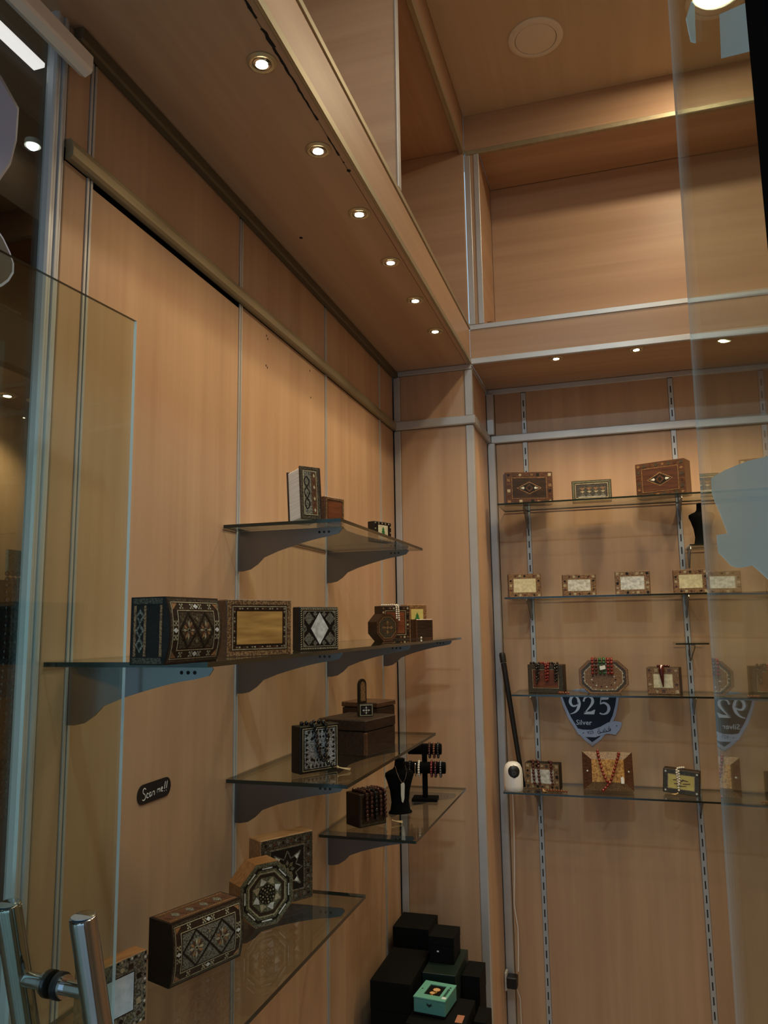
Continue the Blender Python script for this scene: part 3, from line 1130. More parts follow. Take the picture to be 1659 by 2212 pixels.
# ---------------------------------------------------------------- shelf 2
def diamond_box(F, light='grey_mosaic', corner='rose_wood'):
    w, h = F.w, F.h
    F.ring('border_inlay', .003, .003, .003, 'dark_mosaic', 1)
    F.ring('border_inlay', .007, .007, .0012, 'bone', 1)
    m = .0165
    # outer band: dark with corner pieces, chequered bits and little stars at mid-sides
    a, b = w / 2 - .0135, h / 2 - .0135
    for su in (-1, 1):
        for sv in (-1, 1):
            F.add('border_inlay', [(su * (a + .004), sv * (b - .005)), (su * (a + .004), sv * (b + .004)), (su * (a - .007), sv * (b + .004))], 'light_wood', 1)
    for (cu, cv) in ((0, b), (0, -b), (a, 0), (-a, 0)):
        F.poly('border_inlay', cu, cv, .0055, .0036, 4, 'pearl', 2)
        for q in (-1, 1):
            for ii in range(3):
                for jj in range(3):
                    if (ii + jj) % 2 == 0:
                        du, dv = (q * .010 + (ii - 1) * .0026, (jj - 1) * .0026) if cv else ((ii - 1) * .0026, q * .010 + (jj - 1) * .0026)
                        F.rect('border_inlay', cu + du - .0012, cv + dv - .0012, cu + du + .0012, cv + dv + .0012, 'bone', 2)
    for su in (-1, 1):
        for cv in (b, -b):
            for ii in range(3):
                for jj in range(3):
                    if (ii + jj) % 2 == 0:
                        cu = su * w * .27 + (ii - 1) * .0026
                        F.rect('border_inlay', cu - .0012, cv + (jj - 1) * .0026 - .0012, cu + .0012, cv + (jj - 1) * .0026 + .0012, 'bone', 2)
    F.ring('border_inlay', .019, .019, .0012, 'bone', 1)
    pu, pv = w / 2 - .0225, h / 2 - .0225
    F.rect('centre_panel', -pu, -pv, pu, pv, light, 1)
    # crossing dark bars make two diamonds
    for s in (-1, 1):
        c = s * pu / 2
        n = 6
        E = [(c - pu / 2, 0), (c, pv), (c + pu / 2, 0), (c, -pv)]
        for i in range(4):
            p, q = E[i], E[(i + 1) % 4]
            dx, dy = q[0] - p[0], q[1] - p[1]
            L = math.hypot(dx, dy)
            nx, ny = -dy / L * .0017, dx / L * .0017
            for k in range(n):
                f0, f1 = k / n, (k + 1) / n
                F.add('diamond_inlay', [(p[0] + dx * f0 + nx, p[1] + dy * f0 + ny), (p[0] + dx * f1 + nx, p[1] + dy * f1 + ny), (p[0] + dx * f1 - nx, p[1] + dy * f1 - ny), (p[0] + dx * f0 - nx, p[1] + dy * f0 - ny)], 'ebony', 2)
        F.rosette('rosette', c, 0, min(pu * .34, pv * .55), ['bone', 'rose_wood', 'light_wood'], 12, 2)
        F.poly('rosette', c, 0, .0022, .0022, 6, 'ebony', 3)
    for k in range(-1, 2):
        for s in (-1, 1):
            F.poly('diamond_inlay', k * pu * .0, s * pv * .62, .003, .003, 4, 'bone', 2)
    return F


t, F = box_thing('jewelry_chest', 'dark domed inlaid chest with two diamonds, first on the longest left shelf', 'box', (.259, 1.030), Z2, -6, .126, .060, .096, 'ebony', bulge=.009)
F.rect('dark_field', -F.w / 2 + .001, -F.h / 2 + .001, F.w / 2 - .001, F.h / 2 - .001, 'dark_walnut', 0)
diamond_box(F, 'dark_mosaic')
F.build()
# mosaic band on its left end
mb = MB()
fn = lambda u, v, q: (-.063 - q, u, v)
for v0 in (.002, .086):
    mb.prism([(-.026, v0), (.026, v0), (.026, v0 + .008), (-.026, v0 + .008)], fn, -.0005, .0008, 'dark_mosaic')
for u0 in (-.024, .004, .022):
    mb.prism([(u0 - .002, .012), (u0 + .002, .012), (u0 + .002, .084), (u0 - .002, .084)], fn, -.0005, .0008, 'brown_mosaic')
for k in range(3):
    cv = .028 + k * .020
    mb.prism([(.005, cv), (.013, cv - .011), (.021, cv), (.013, cv + .011)], fn, -.0005, .0006, 'grey_mosaic')
    mb.prism([(.009, cv), (.013, cv - .005), (.017, cv), (.013, cv + .005)], fn, .0004, .0010, 'ebony')
mb.build('end_inlay', t)

t, F = box_thing('olive_wood_box', 'brown box with a large olive wood panel beside the domed chest', 'box', (.259, 1.295), Z2, -28, .142, .030, .100, 'walnut')
F.ring('border_inlay', .001, .001, .008, 'brown_mosaic', 1)
F.ring('border_inlay', .0115, .0115, .0014, 'bone', 1)
F.tiles('border_inlay', .014, .0042, ['ebony', 'bone', 'bone', 'ebony', 'rose_wood', 'bone'], layer=1)
F.ring('border_inlay', .0185, .0185, .0014, 'ebony', 1)
F.rect('wood_panel', -F.w / 2 + .021, -F.h / 2 + .021, F.w / 2 - .021, F.h / 2 - .021, 'olive_wood', 1)
F.build()

t, F = box_thing('pearl_diamond_box', 'black inlaid box with a big white pearl diamond', 'box', (.266, 1.572), Z2, -30, .106, .026, .092, 'ebony')
a, b = F.w / 2 - .0045, F.h / 2 - .0045
for k in range(22):
    for s in (-1, 1):
        u = -a + (2 * a) * k / 21
        F.add('border_inlay', [(u - .0018, s * b - .0018), (u, s * b - .0018), (u + .0018, s * b + .0018), (u, s * b + .0018)], 'bone', 1)
for k in range(19):
    for s in (-1, 1):
        v = -b + (2 * b) * k / 18
        F.add('border_inlay', [(s * a - .0018, v - .0018), (s * a - .0018, v), (s * a + .0018, v + .0018), (s * a + .0018, v)], 'bone', 1)
F.ring('border_inlay', .0095, .0085, .0010, 'bone', 1)
for su in (-1, 1):
    for sv in (-1, 1):
        F.poly('lattice_inlay', su * .029, sv * .0215, .0135, .0135, 4, 'grey_mosaic', 1)
        F.poly('lattice_inlay', su * .0405, sv * .002, .006, .007, 4, 'grey_mosaic', 1)
        F.poly('lattice_inlay', su * .012, sv * .0305, .006, .006, 4, 'grey_mosaic', 1)
        F.add('lattice_inlay', [(su * .042, sv * .036), (su * .034, sv * .036), (su * .042, sv * .027)], 'grey_mosaic', 1)
F.poly('pearl_panel', 0, 0, .0235, .034, 4, 'pearl', 2)
F.build()

# octagonal carved box
t = thing('octagonal_box', 'small dark octagonal carved box, far part of the longest left shelf', 'box', (.160, 2.412, Z2), azrot(-36))
R8, d8 = .047, .046
oc = lambda r, k=0: [(r * math.cos(PI / 8 + i * PI / 4), r * math.sin(PI / 8 + i * PI / 4)) for i in range(8)]
ap = R8 * math.cos(PI / 8)
mb = MB(); mb.prism(oc(R8), lambda u, v, q: (u, q, v + ap), -d8 / 2, d8 / 2, 'dark_walnut'); mb.build('body', t)
F = Face(t, 2 * ap, d8, 2 * ap)
F.polyring('border_inlay', 0, 0, R8 * .98, R8 * .98, 8, .006, 'walnut', 2, PI / 8)
F.polyring('border_inlay', 0, 0, R8 * .80, R8 * .80, 8, .003, 'brown_mosaic', 1, PI / 8)
F.poly('carved_panel', 0, 0, R8 * .70, R8 * .70, 8, 'dark_mosaic', 1, PI / 8)
F.rosette('carved_panel', 0, 0, R8 * .48, ['brown_mosaic', 'walnut'], 8, 2)
F.build()

t, F = box_thing('panel_box', 'square dark box with reddish wood panel behind the octagonal box', 'box', (.118, 2.660), Z2, -44, .116, .050, .118, 'dark_walnut')
F.tiles('border_inlay', .004, .010, ['ebony', 'brown_mosaic', 'bone', 'brown_mosaic'], layer=1)
F.ring('border_inlay', .0165, .0165, .0016, 'bone', 1)
F.rect('wood_panel', -.036, -.037, .036, .037, 'red_wood', 1)
F.build()
cs, sn = math.cos(math.radians(-44)), math.sin(math.radians(-44))


def onbox(c, z, az, u, out, v):
    """world point: u along the face, out in front of the box centre, v up"""
    a = math.radians(az)
    n = (math.cos(a), math.sin(a))
    r = (-n[1], n[0])
    return (c[0] + r[0] * u + n[0] * out, c[1] + r[1] * u + n[1] * out, z + v)


pb = lambda u, o, v: onbox((.118, 2.660), Z2, -44, u, o, v)
strand('prayer_beads', 'white bead strand draped over the reddish panel box on the left shelf',
       [[pb(-.034, -.012, .1212), pb(-.018, .006, .1212), pb(-.004, .022, .1212), pb(.000, .030, .115), pb(.001, .030, .09), pb(.002, .030, .070)],
        [pb(.006, .022, .1212), pb(.009, .030, .115), pb(.010, .030, .09), pb(.011, .030, .068)]], 'white_bead', .0034)
mb = MB()
cp = [pb(-.020, .034, .004), pb(-.004, .045, .0015), pb(.03, .05, .0015), pb(.07, .035, .0015), pb(.10, .03, .0015)]
mb.tube(cp, .0010, 'dark_walnut', 6)
mb.sphere((cp[-1][0], cp[-1][1], Z2 + .0045), .0045, 'white_bead')
tag(mb.build('cord', smooth=True), 'thin cord with one white bead lying on the longest left shelf', 'cord')

t, F = box_thing('cube_box', 'small plain dark brown cube box in front of the green tree box', 'box', (.206, 2.735), Z2, -42, .072, .040, .070, 'walnut', lidline=.012)
F.rect('wood_panel', -.031, -.030, .031, .030, 'dark_walnut', 0)
F.build()
t, F = box_thing('picture_box', 'light brown box with a green tree picture, farthest on the longest left shelf', 'box', (.126, 2.93), Z2, -42, .090, .048, .128, 'light_wood')
F.ring('border_inlay', .003, .003, .010, 'brown_mosaic', 1)
F.rect('pearl_panel', -.027, -.046, .027, .046, 'yellow_card', 1)
for a, b in ((.020, -.016), (.017, -.004), (.013, .008), (.008, .018)):
    F.add('tree_inlay', [(-a, b), (a, b), (0, b + .016)], 'leaf_green', 2)
F.rect('tree_inlay', -.003, -.030, .003, -.016, 'walnut', 2)
F.rect('tree_inlay', -.018, -.042, .018, -.033, 'bone', 2)
F.build()

# ---------------------------------------------------------------- shelf 3
t, F = box_thing('mosaic_box', 'silvery mosaic box under the black prayer beads', 'box', (.166, 1.816), Z3, -34, .114, .040, .110, 'ebony')
F.rect('mosaic_panel', -.045, -.045, .045, .045, 'silver_mosaic', 1)
F.ring('border_inlay', .0065, .0055, .0016, 'bone', 2)
for i in range(-3, 4):
    for s in (-1, 1):
        F.add('triangle_inlay', [(s * .042, i * .011 - .004), (s * .042, i * .011 + .004), (s * .033, i * .011)], 'ebony', 2)
        F.add('triangle_inlay', [(i * .011 - .004, s * .043), (i * .011 + .004, s * .043), (i * .011, s * .034)], 'ebony', 2)
F.rosette('triangle_inlay', 0, 0, .013, ['ebony', 'silver_mosaic'], 8, 2)
for i in range(-2, 3):
    F.poly('triangle_inlay', i * .009, .027, .003, .004, 4, 'ebony', 2)
    F.poly('triangle_inlay', i * .009, -.027, .003, .004, 4, 'ebony', 2)
for su in (-1, 1):
    for sv in (-1, 1):
        F.poly('triangle_inlay', su * .024, sv * .024, .005, .005, 4, 'ebony', 2)
F.build()
pb = lambda u, o, v: onbox((.166, 1.816), Z3, -34, u, o, v)
strand('prayer_beads', 'black shiny bead strand looped over the silvery mosaic box',
       [[pb(-.040, .0, .115), pb(-.026, .012, .1155), pb(-.018, .026, .108), pb(-.015, .027, .08), pb(-.008, .027, .045), pb(.004, .028, .030), pb(.012, .028, .045), pb(.016, .027, .08), pb(.014, .026, .108), pb(.012, .012, .1155), pb(-.004, -.004, .115)],
        [pb(.006, .029, .028), pb(.018, .034, .018), pb(.030, .042, .010)]], 'black_bead', .0056,
       tassel=(pb(.034, .046, .010), pb(.056, .066, .003)))

t = thing('wooden_chest', 'large plain dark wooden chest with a flat lid on the left shelf', 'chest', (.170, 2.120, Z3), azrot(-12))
w, d, h = .165, .150, .095
mb = MB(); mb.bbox((-w / 2, -d / 2, 0), (w / 2, d / 2, .064), 'dark_walnut', .002); mb.build('body', t)
mb = MB(); mb.bbox((-w / 2 - .002, -d / 2 - .002, .0655), (w / 2 + .002, d / 2 + .002, h), 'dark_walnut', .003); mb.build('lid', t)
mb = MB(); mb.bbox((-w / 2 - .003, -d / 2 - .003, .004), (-w / 2 + .006, -d / 2 + .006, .062), 'walnut', .001); mb.build('corner_bead', t)
ZC = Z3 + h
t = thing('ring_box', 'small open ring box with arched upright lid on the dark chest', 'box', (.190, 2.130, ZC), azrot(-62))
mb = MB(); mb.bbox((-.020, -.019, 0), (.020, .019, .034), 'ebony', .0015); mb.build('body', t)
F = Face(t, .040, .038, .034)
F.ring('border_inlay', .002, .002, .002, 'bone', 1)
F.rosette('star_inlay', 0, 0, .011, ['pearl', 'rose_wood'], 8, 1)
F.build()
mb = MB()
LA = math.radians(47)
lf = lambda u, v, q: (-.019 + math.cos(LA) * u + math.sin(LA) * q, -.013 + math.sin(LA) * u - math.cos(LA) * q, v + .0345)
lid = [(0, 0), (.038, 0), (.038, .050)] + [(.019 + .019 * math.cos(a), .050 + .018 * math.sin(a)) for a in [k * PI / 8 for k in range(1, 8)]] + [(0, .050)]
mb.prism(lid, lf, -.006, 0, 'ebony')
l = mb.build('lid', t)
mb = MB()
li = [(.007, .006), (.031, .006), (.031, .048)] + [(.019 + .012 * math.cos(a), .048 + .012 * math.sin(a)) for a in [k * PI / 6 for k in range(1, 6)]] + [(.007, .048)]
mb.prism(li, lf, .0002, .0010, 'brown_mosaic')
mb.build('lid_panel', l)
t = thing('wooden_box', 'tall dark wooden box half hidden behind the plain chest', 'box', (.150, 2.285, Z3), azrot(-12))
mb = MB(); mb.bbox((-.055, -.060, 0), (.055, .060, .106), 'dark_walnut', .002); mb.build('body', t)
mb = MB(); mb.bbox((-.057, -.062, .1075), (.057, .062, .122), 'walnut', .002); mb.build('lid', t)

# ---------------------------------------------------------------- shelf 4
t, F = box_thing('dark_box', 'dark box hung with brown bead strands on the shelf nearest the corner', 'box', (.100, 2.400), Z4, -36, .104, .072, .098, 'dark_walnut')
F.ring('border_inlay', .004, .004, .006, 'dark_mosaic', 1)
F.build()
pb = lambda u, o, v: onbox((.100, 2.400), Z4, -36, u, o, v)
cols = ['brown_bead', 'dark_red_bead', 'black_bead', 'brown_bead', 'dark_red_bead']
nm = ['first strand from the left, glossy brown', 'second strand, dark red', 'third strand, black', 'fourth strand, brown', 'rightmost strand, dark red with loose end']
for k in range(5):
    u = -.030 + k * .0175
    P = [[pb(u - .004, -.02, .1025), pb(u, .012, .104), pb(u + .002, .038, .100), pb(u + .003, .0415, .08), pb(u + .003, .0415, .05 - .006 * (k % 2)), pb(u + .004, .042, .022)]]
    strand('prayer_beads', 'bead strand over the dark box by the bust, ' + nm[k], P, cols[k], .0058, 'strands over the dark box', tassel=(pb(.06, .055, .010), pb(.085, .075, .003)) if k == 4 else None)


def bust(label, x, y, z, rz, s=1.0):
    t = thing('display_bust', label, 'necklace bust', (x, y, z), rz)
    lv = [(0, .040, .026, 0), (.004, .040, .026, 0), (.010, .034, .022, 0), (.035, .030, .019, 0), (.070, .034, .020, .001), (.100, .043, .023, .003), (.118, .050, .024, .004), (.128, .049, .022, .004), (.134, .038, .019, .004), (.139, .024, .017, .003), (.147, .018, .016, .001), (.165, .0165, .0155, -.001), (.172, .0172, .016, -.002), (.174, .013, .012, -.002)]
    rings = []
    for (h, rx, ry, oy) in lv:
        rings.append([(s * rx * math.cos(a), s * (ry * math.sin(a) + oy), s * h) for a in [2 * PI * k / 28 for k in range(28)]])
    mb = MB(); mb.loft(rings, 'velvet'); mb.build('torso', t, True)
    return t


bust('black velvet necklace bust with a white pendant on the left corner shelf', .165, 2.560, Z4, azrot(-55), 1.0)
pb = lambda u, o, v: onbox((.165, 2.560), Z4, -55, u, o, v)
t = thing('pendant_necklace', 'thin silver chain with a long white pendant on the black bust', 'necklace', pb(0, 0, 0))
lx = Vector(t.location)
L = lambda p: tuple(Vector(p) - lx)
mb = MB()
for s in (-1, 1):
    mb.tube([L(pb(s * .0175, .006, .150)), L(pb(s * .017, .021, .132)), L(pb(s * .010, .0265, .112)), L(pb(0, .0265, .098))], .0010, 'chrome', 6)
mb.build('chain', t, True)
mb = MB()
a = math.radians(-55)
mb.prism([(-.0065, .096), (.004, .100), (.0065, .094), (.0055, .050), (.001, .036), (-.003, .040), (-.0058, .060)], lambda u, v, q: L(pb(u, .0262 + q - (0.096 - v) * .06, v)), 0, .003, 'white_bead')
mb.build('pendant', t)

# bracelet stand
t = thing('bracelet_stand', 'black two-tier T-bar bracelet stand in the left corner', 'bracelet stand', (.200, 2.760, Z4), math.radians(8))
mb = MB(); mb.bbox((-.045, -.035, 0), (.045, .035, .010), 'velvet', .002); mb.build('base', t)
mb = MB(); mb.bbox((-.009, -.007, .0102), (.009, .007, .19), 'velvet', .002); mb.build('post', t)
mb = MB(); mb.lathe([(.018, -.075), (.020, -.073), (.020, .073), (.018, .075)], (0, -.012, .112), 'velvet', 24, 'x'); mb.build('bar', t, True)['label'] = 'lower padded bar'
mb = MB(); mb.lathe([(.017, -.06), (.019, -.058), (.019, .058), (.017, .06)], (0, .012, .172), 'velvet', 24, 'x'); mb.build('bar', t, True)['label'] = 'upper padded bar'
rz = math.radians(8)


def sp(x, y, z):
    return (.200 + x * math.cos(rz) - y * math.sin(rz), 2.760 + x * math.sin(rz) + y * math.cos(rz), Z4 + z)


AX = (math.cos(rz), math.sin(rz), 0)
brc = [(-.050, .112, -.012, 'black_bead', 'black bead', 'lower bar, near the bust'), (-.030, .112, -.012, 'chrome', 'slim silver', 'lower bar'), (-.018, .112, -.012, 'white_bead', 'pale bead', 'lower bar, left of the post'),
       (.026, .112, -.012, 'red_bead', 'red bead', 'lower bar, right of the post'), (.040, .112, -.012, 'dark_red_bead', 'dark red bead', 'lower bar, right side'), (.058, .112, -.012, 'steel', 'grey stone', 'lower bar, far right end'),
       (.018, .172, .012, 'brown_bead', 'brown bead', 'upper bar, by the post'), (.034, .172, .012, 'amber_bead', 'amber bead', 'upper bar'), (.048, .172, .012, 'black_bead', 'dark bead', 'upper bar, right end')]
for x, z, y, mt, cw, pw in brc:
    mb = MB()
    R = .0255 if z < .15 else .0245
    c = Vector(sp(x, y, z - .004))
    if mt in ('chrome',):
        mb.torus(c, R, .0016, AX, mt, 24, 6)
    else:
        e1 = Vector((-AX[1], AX[0], 0))
        for k in range(20):
            an = 2 * PI * k / 20
            p = c + e1 * R * math.cos(an) + Vector((0, 0, R * math.sin(an)))
            mb.sphere(p, .0042, mt, 7, 5)
        mb.torus(c, R, .0010, AX, 'thread_red', 20, 4)
    tag(mb.build('bracelet', smooth=True), cw + ' bracelet on the black stand, ' + pw, 'bracelet', 'bracelets on the corner stand')

# ---------------------------------------------------------------- shelf 5
t, F = box_thing('star_box', 'square box with a pale star on black, behind the octagonal box', 'box', (.129, 1.700), Z5, -33, .140, .050, .146, 'light_wood')
F.ring('border_inlay', .002, .002, .0215, 'dark_mosaic', 0)
F.tiles('border_inlay', .009, .009, ['rose_wood', 'grey_mosaic', 'ebony', 'grey_mosaic'], layer=1, diamond=False)
F.ring('border_inlay', .024, .025, .0024, 'grey_mosaic', 1)
F.rect('dark_field', -.044, -.046, .044, .046, 'ebony', 0)
P8 = []
for i in range(16):
    r = .050 if i % 4 == 2 else (.040 if i % 2 == 0 else .024)
    P8.append((r * math.cos(i * PI / 8), r * math.sin(i * PI / 8)))
for i in range(16):
    p, q = P8[i], P8[(i + 1) % 16]
    dx, dy = q[0] - p[0], q[1] - p[1]
    Ln = math.hypot(dx, dy)
    nx, ny = -dy / Ln * .0013, dx / Ln * .0013
    F.add('star_inlay', [(p[0] + nx, p[1] + ny), (q[0] + nx, q[1] + ny), (q[0] - nx, q[1] - ny), (p[0] - nx, p[1] - ny)], 'grey_mosaic', 1)
for i in range(4):
    a = PI / 4 + i * PI / 2
    F.add('star_inlay', [(.045 * math.cos(a), .045 * math.sin(a)), (.032 * math.cos(a + .2), .032 * math.sin(a + .2)), (.032 * math.cos(a - .2), .032 * math.sin(a - .2))], 'pearl', 1)
F.rosette('star_inlay', 0, 0, .020, ['grey_mosaic', 'green_mosaic'], 8, 1)
F.build()

t = thing('octagonal_box', 'octagonal wooden box with a white eight-point star, lowest left shelf', 'box', (.140, 1.575, Z5), azrot(-36))
R8, d8 = .067, .050
ap = R8 * math.cos(PI / 8)
mb = MB(); mb.prism(oc(R8), lambda u, v, q: (u, q, v + ap), -d8 / 2, d8 / 2, 'light_wood'); mb.build('body', t)
F = Face(t, 2 * ap, d8, 2 * ap)
F.poly('dark_field', 0, 0, R8 * .985, R8 * .985, 8, 'green_mosaic', 0, PI / 8)
F.polyring('border_inlay', 0, 0, R8 * .95, R8 * .95, 8, .002, 'grey_mosaic', 1, PI / 8)
F.polyring('border_inlay', 0, 0, R8 * .86, R8 * .86, 8, .0055, 'ebony', 1, PI / 8)
F.polyring('border_inlay', 0, 0, R8 * .845, R8 * .845, 8, .0028, 'pearl', 2, PI / 8, .22)
F.polyring('border_inlay', 0, 0, R8 * .70, R8 * .70, 8, .0022, 'bone', 1, PI / 8)
F.polyring('border_inlay', 0, 0, R8 * .64, R8 * .64, 8, .006, 'dark_walnut', 1, PI / 8)
for i in range(8):
    a = i * PI / 4 + PI / 8
    pt = lambda r, an: (r * math.cos(an), r * math.sin(an))
    F.add('star_inlay', [pt(.035, a), pt(.0245, a + .34), pt(.0205, a), pt(.0245, a - .34)], 'pearl' if i % 2 == 0 else 'bone', 1)
    F.add('star_inlay', [pt(.034, a + PI / 8), pt(.026, a + PI / 8 + .10), pt(.026, a + PI / 8 - .10)], 'grey_mosaic', 1)
F.poly('star_inlay', 0, 0, .0195, .0195, 16, 'ebony', 1)
for rr, n_ in ((.016, 14), (.010, 9), (.004, 4)):
    for i in range(n_):
        F.poly('star_inlay', rr * math.cos(2 * PI * i / n_), rr * math.sin(2 * PI * i / n_), .0021, .0021, 4, 'bone' if i % 2 else 'green_mosaic', 2)
F.build()

t, F = box_thing('jewelry_chest', 'dark domed inlaid box with two rosettes on the lowest left shelf', 'box', (.121, 1.345), Z5, -20, .164, .058, .104, 'ebony', bulge=.008)
F.rect('dark_field', -F.w / 2 + .001, -F.h / 2 + .001, F.w / 2 - .001, F.h / 2 - .001, 'dark_walnut', 0)
diamond_box(F, 'grey_mosaic')
F.build()
mb = MB()
fn = lambda u, v, q: (u, v, .104 + q)
mb.prism([(-.078, -.026), (.078, -.026), (.078, .026), (-.078, .026)], fn, -.0005, .0005, 'walnut')
for k in range(9):
    cu = -.064 + k * .016
    mb.prism([(cu - .008, 0), (cu, -.013), (cu + .008, 0), (cu, .013)], fn, .0003, .0010, 'grey_mosaic' if k % 2 else 'rose_wood')
for v0 in (-.020, .020):
    mb.prism([(-.076, v0 - .0014), (.076, v0 - .0014), (.076, v0 + .0014), (-.076, v0 + .0014)], fn, .0003, .0010, 'brown_mosaic')
mb.build('top_inlay', t)

t, F = box_thing('mirror_box', 'mosaic framed box with a pale blue pearl panel behind the door handle', 'box', (.112, 1.108), Z5, -16, .112, .030, .104, 'light_wood')
F.rect('dark_field', -F.w / 2 + .001, -F.h / 2 + .001, F.w / 2 - .001, F.h / 2 - .001, 'grey_mosaic', 0)
F.tiles('border_inlay', .001, .005, ['pearl', 'ebony', 'grey_mosaic', 'bone', 'ebony'], layer=1, diamond=False)
F.tiles('border_inlay', .009, .0125, ['dark_walnut', 'bone', 'grey_mosaic', 'ebony', 'green_mosaic'], layer=1)
F.ring('border_inlay', .024, .023, .0014, 'ebony', 1)
F.rect('pearl_panel', -F.w / 2 + .0255, -F.h / 2 + .0245, F.w / 2 - .0255, F.h / 2 - .0245, 'pearl_blue', 1)
F.build()


# ================================================================== BACK SHELVES
def eye_box(name, label, c, z, az, w, d, h, body, mats, field, roll=0, lean=0):
    t, F = box_thing(name, label, 'box', c, z, az, w, d, h, body, lean, roll)
    F.tiles('border_inlay', .004, .018, mats, .85, 1)
    F.ring('border_inlay', .026, .024, .003, 'brown_mosaic', 1)
    F.rect('dark_field', -w / 2 + .030, -h / 2 + .028, w / 2 - .030, h / 2 - .028, field, 1)
    F.poly('diamond_inlay', 0, 0, w * .27, h * .20, 4, 'brown_mosaic', 2)
    F.poly('diamond_inlay', 0, 0, w * .23, h * .16, 4, 'ebony', 3)
    F.poly('diamond_inlay', 0, 0, w * .09, h * .13, 4, 'walnut', 4)
    for s in (-1, 1):
        F.add('diamond_inlay', [(s * w * .20, 0), (s * w * .12, -.006), (s * w * .10, 0), (s * w * .12, .006)], 'pearl', 4)
    F.poly('diamond_inlay', 0, 0, .008, .008, 8, 'ebony', 5)
    F.build()
    return t


eye_box('eye_diamond_box', 'brown inlaid box with an eye-shaped diamond, leftmost on the top back shelf', (.535, 3.385), K1, -73, .205, .062, .142, 'walnut', ['brown_mosaic', 'rose_wood', 'bone', 'rose_wood', 'ebony'], 'dark_walnut')
eye_box('eye_diamond_box', 'largest brown box, tilted upward to the right, right end of the top back shelf', (1.095, 3.400), K1, -112, .205, .075, .150, 'walnut', ['dark_mosaic', 'rose_wood', 'dark_mosaic', 'brown_mosaic'], 'rose_wood')
t, F = box_thing('zigzag_box', 'small greenish inlaid box between the two eye-diamond boxes', 'box', (.803, 3.405), K1, -88, .164, .055, .092, 'dark_walnut')
F.ring('border_inlay', .003, .003, .008, 'green_mosaic', 1)
F.ring('border_inlay', .014, .014, .003, 'bone', 1)
F.rect('dark_field', -.062, -.026, .062, .026, 'dark_mosaic', 0)
for k in range(4):
    u = -.050 + k * .028
    F.add('zigzag_inlay', [(u, .014), (u + .024, .014), (u + .012, .001)], 'brown_mosaic', 1)
    F.add('zigzag_inlay', [(u, -.024), (u + .024, -.024), (u + .012, -.010)], 'grey_mosaic', 1)
    F.add('zigzag_inlay', [(u + .002, -.002), (u + .012, -.009), (u + .022, -.002), (u + .012, .000)], 'bone', 1)
F.rect('zigzag_inlay', -.056, -.027, .056, -.0248, 'pearl', 1)
F.build()


def pearl_box(label, c, z, az, w, d, h, panel='pearl', body='walnut', group=None, border=('brown_mosaic', 'ebony', 'bone', 'rose_wood'), band=.018, roll=0, lean=0, name='pearl_box'):
    t, F = box_thing(name, label, 'box', c, z, az, w, d, h, body, lean, roll, group)
    F.ring('border_inlay', .0015, .0015, band + .003, 'brown_mosaic', 0)
    F.tiles('border_inlay', .003, band * .78, list(border), .85, 1)
    F.ring('border_inlay', band + .003, band + .003, .002, 'bone', 1)
    F.rect('pearl_panel', -w / 2 + band + .005, -h / 2 + band + .005, w / 2 - band - .005, h / 2 - band - .005, panel, 1)
    F.build()
    return t


GP = 'pearl boxes on the second back shelf'
pearl_box('brown box with cream panel, leftmost of the pearl row', (.500, 3.395), K2, -78, .138, .055, .102, 'pearl_warm', 'rose_wood', GP)
pearl_box('brown box with bright white pearl panel, second of the pearl row', (.730, 3.395), K2, -84, .137, .050, .092, 'pearl', 'rose_wood', GP)
pearl_box('brown box with greyish pearl panel, third of the pearl row', (.948, 3.395), K2, -93, .138, .050, .098, 'pearl', 'walnut', GP, ('bone', 'brown_mosaic', 'ebony', 'bone'))
pearl_box('brown box with cream panel beside the glass edge, fourth of the pearl row', (1.172, 3.395), K2, -91, .132, .050, .098, 'pearl_warm', 'walnut', GP)

# third shelf
t, F = box_thing('panel_box', 'dark framed box with a brown panel hung with beads, leftmost above the shield', 'box', (.580, 3.395), K3, -98, .150, .055, .118, 'dark_walnut')
F.ring('border_inlay', .002, .002, .016, 'dark_mosaic', 1)
F.ring('border_inlay', .020, .020, .002, 'bone', 1)
F.rect('wood_panel', -.051, -.035, .051, .035, 'red_wood', 1)
F.build()
pb = lambda u, o, v: onbox((.580, 3.395), K3, -98, u, o, v)
for k, (u, mt, lo, nmx) in enumerate(((-.036, 'black_bead', .042, 'black strand, left of the three'), (.004, 'red_bead', .046, 'red strand, middle of the three'), (.042, 'black_bead', .048, 'black strand, right of the three'))):
    strand('prayer_beads', nmx + ' over the brown panel box above the shield',
           [[pb(u - .026, .018, .1235), pb(u - .008, .022, .1235), pb(u, .0345, .112), pb(u, .0355, .085), pb(u, .0355, lo)], [pb(u + .009, .022, .1235), pb(u + .010, .0345, .112), pb(u + .009, .0355, .09), pb(u + .006, .0355, lo + .006)]], mt, .0056)
strand('prayer_beads', 'short end of amber beads lying right of the brown panel box', [[pb(.060, .048, .006), pb(.075, .060, .006), pb(.092, .058, .006), pb(.105, .062, .006)]], 'amber_bead', .0052)

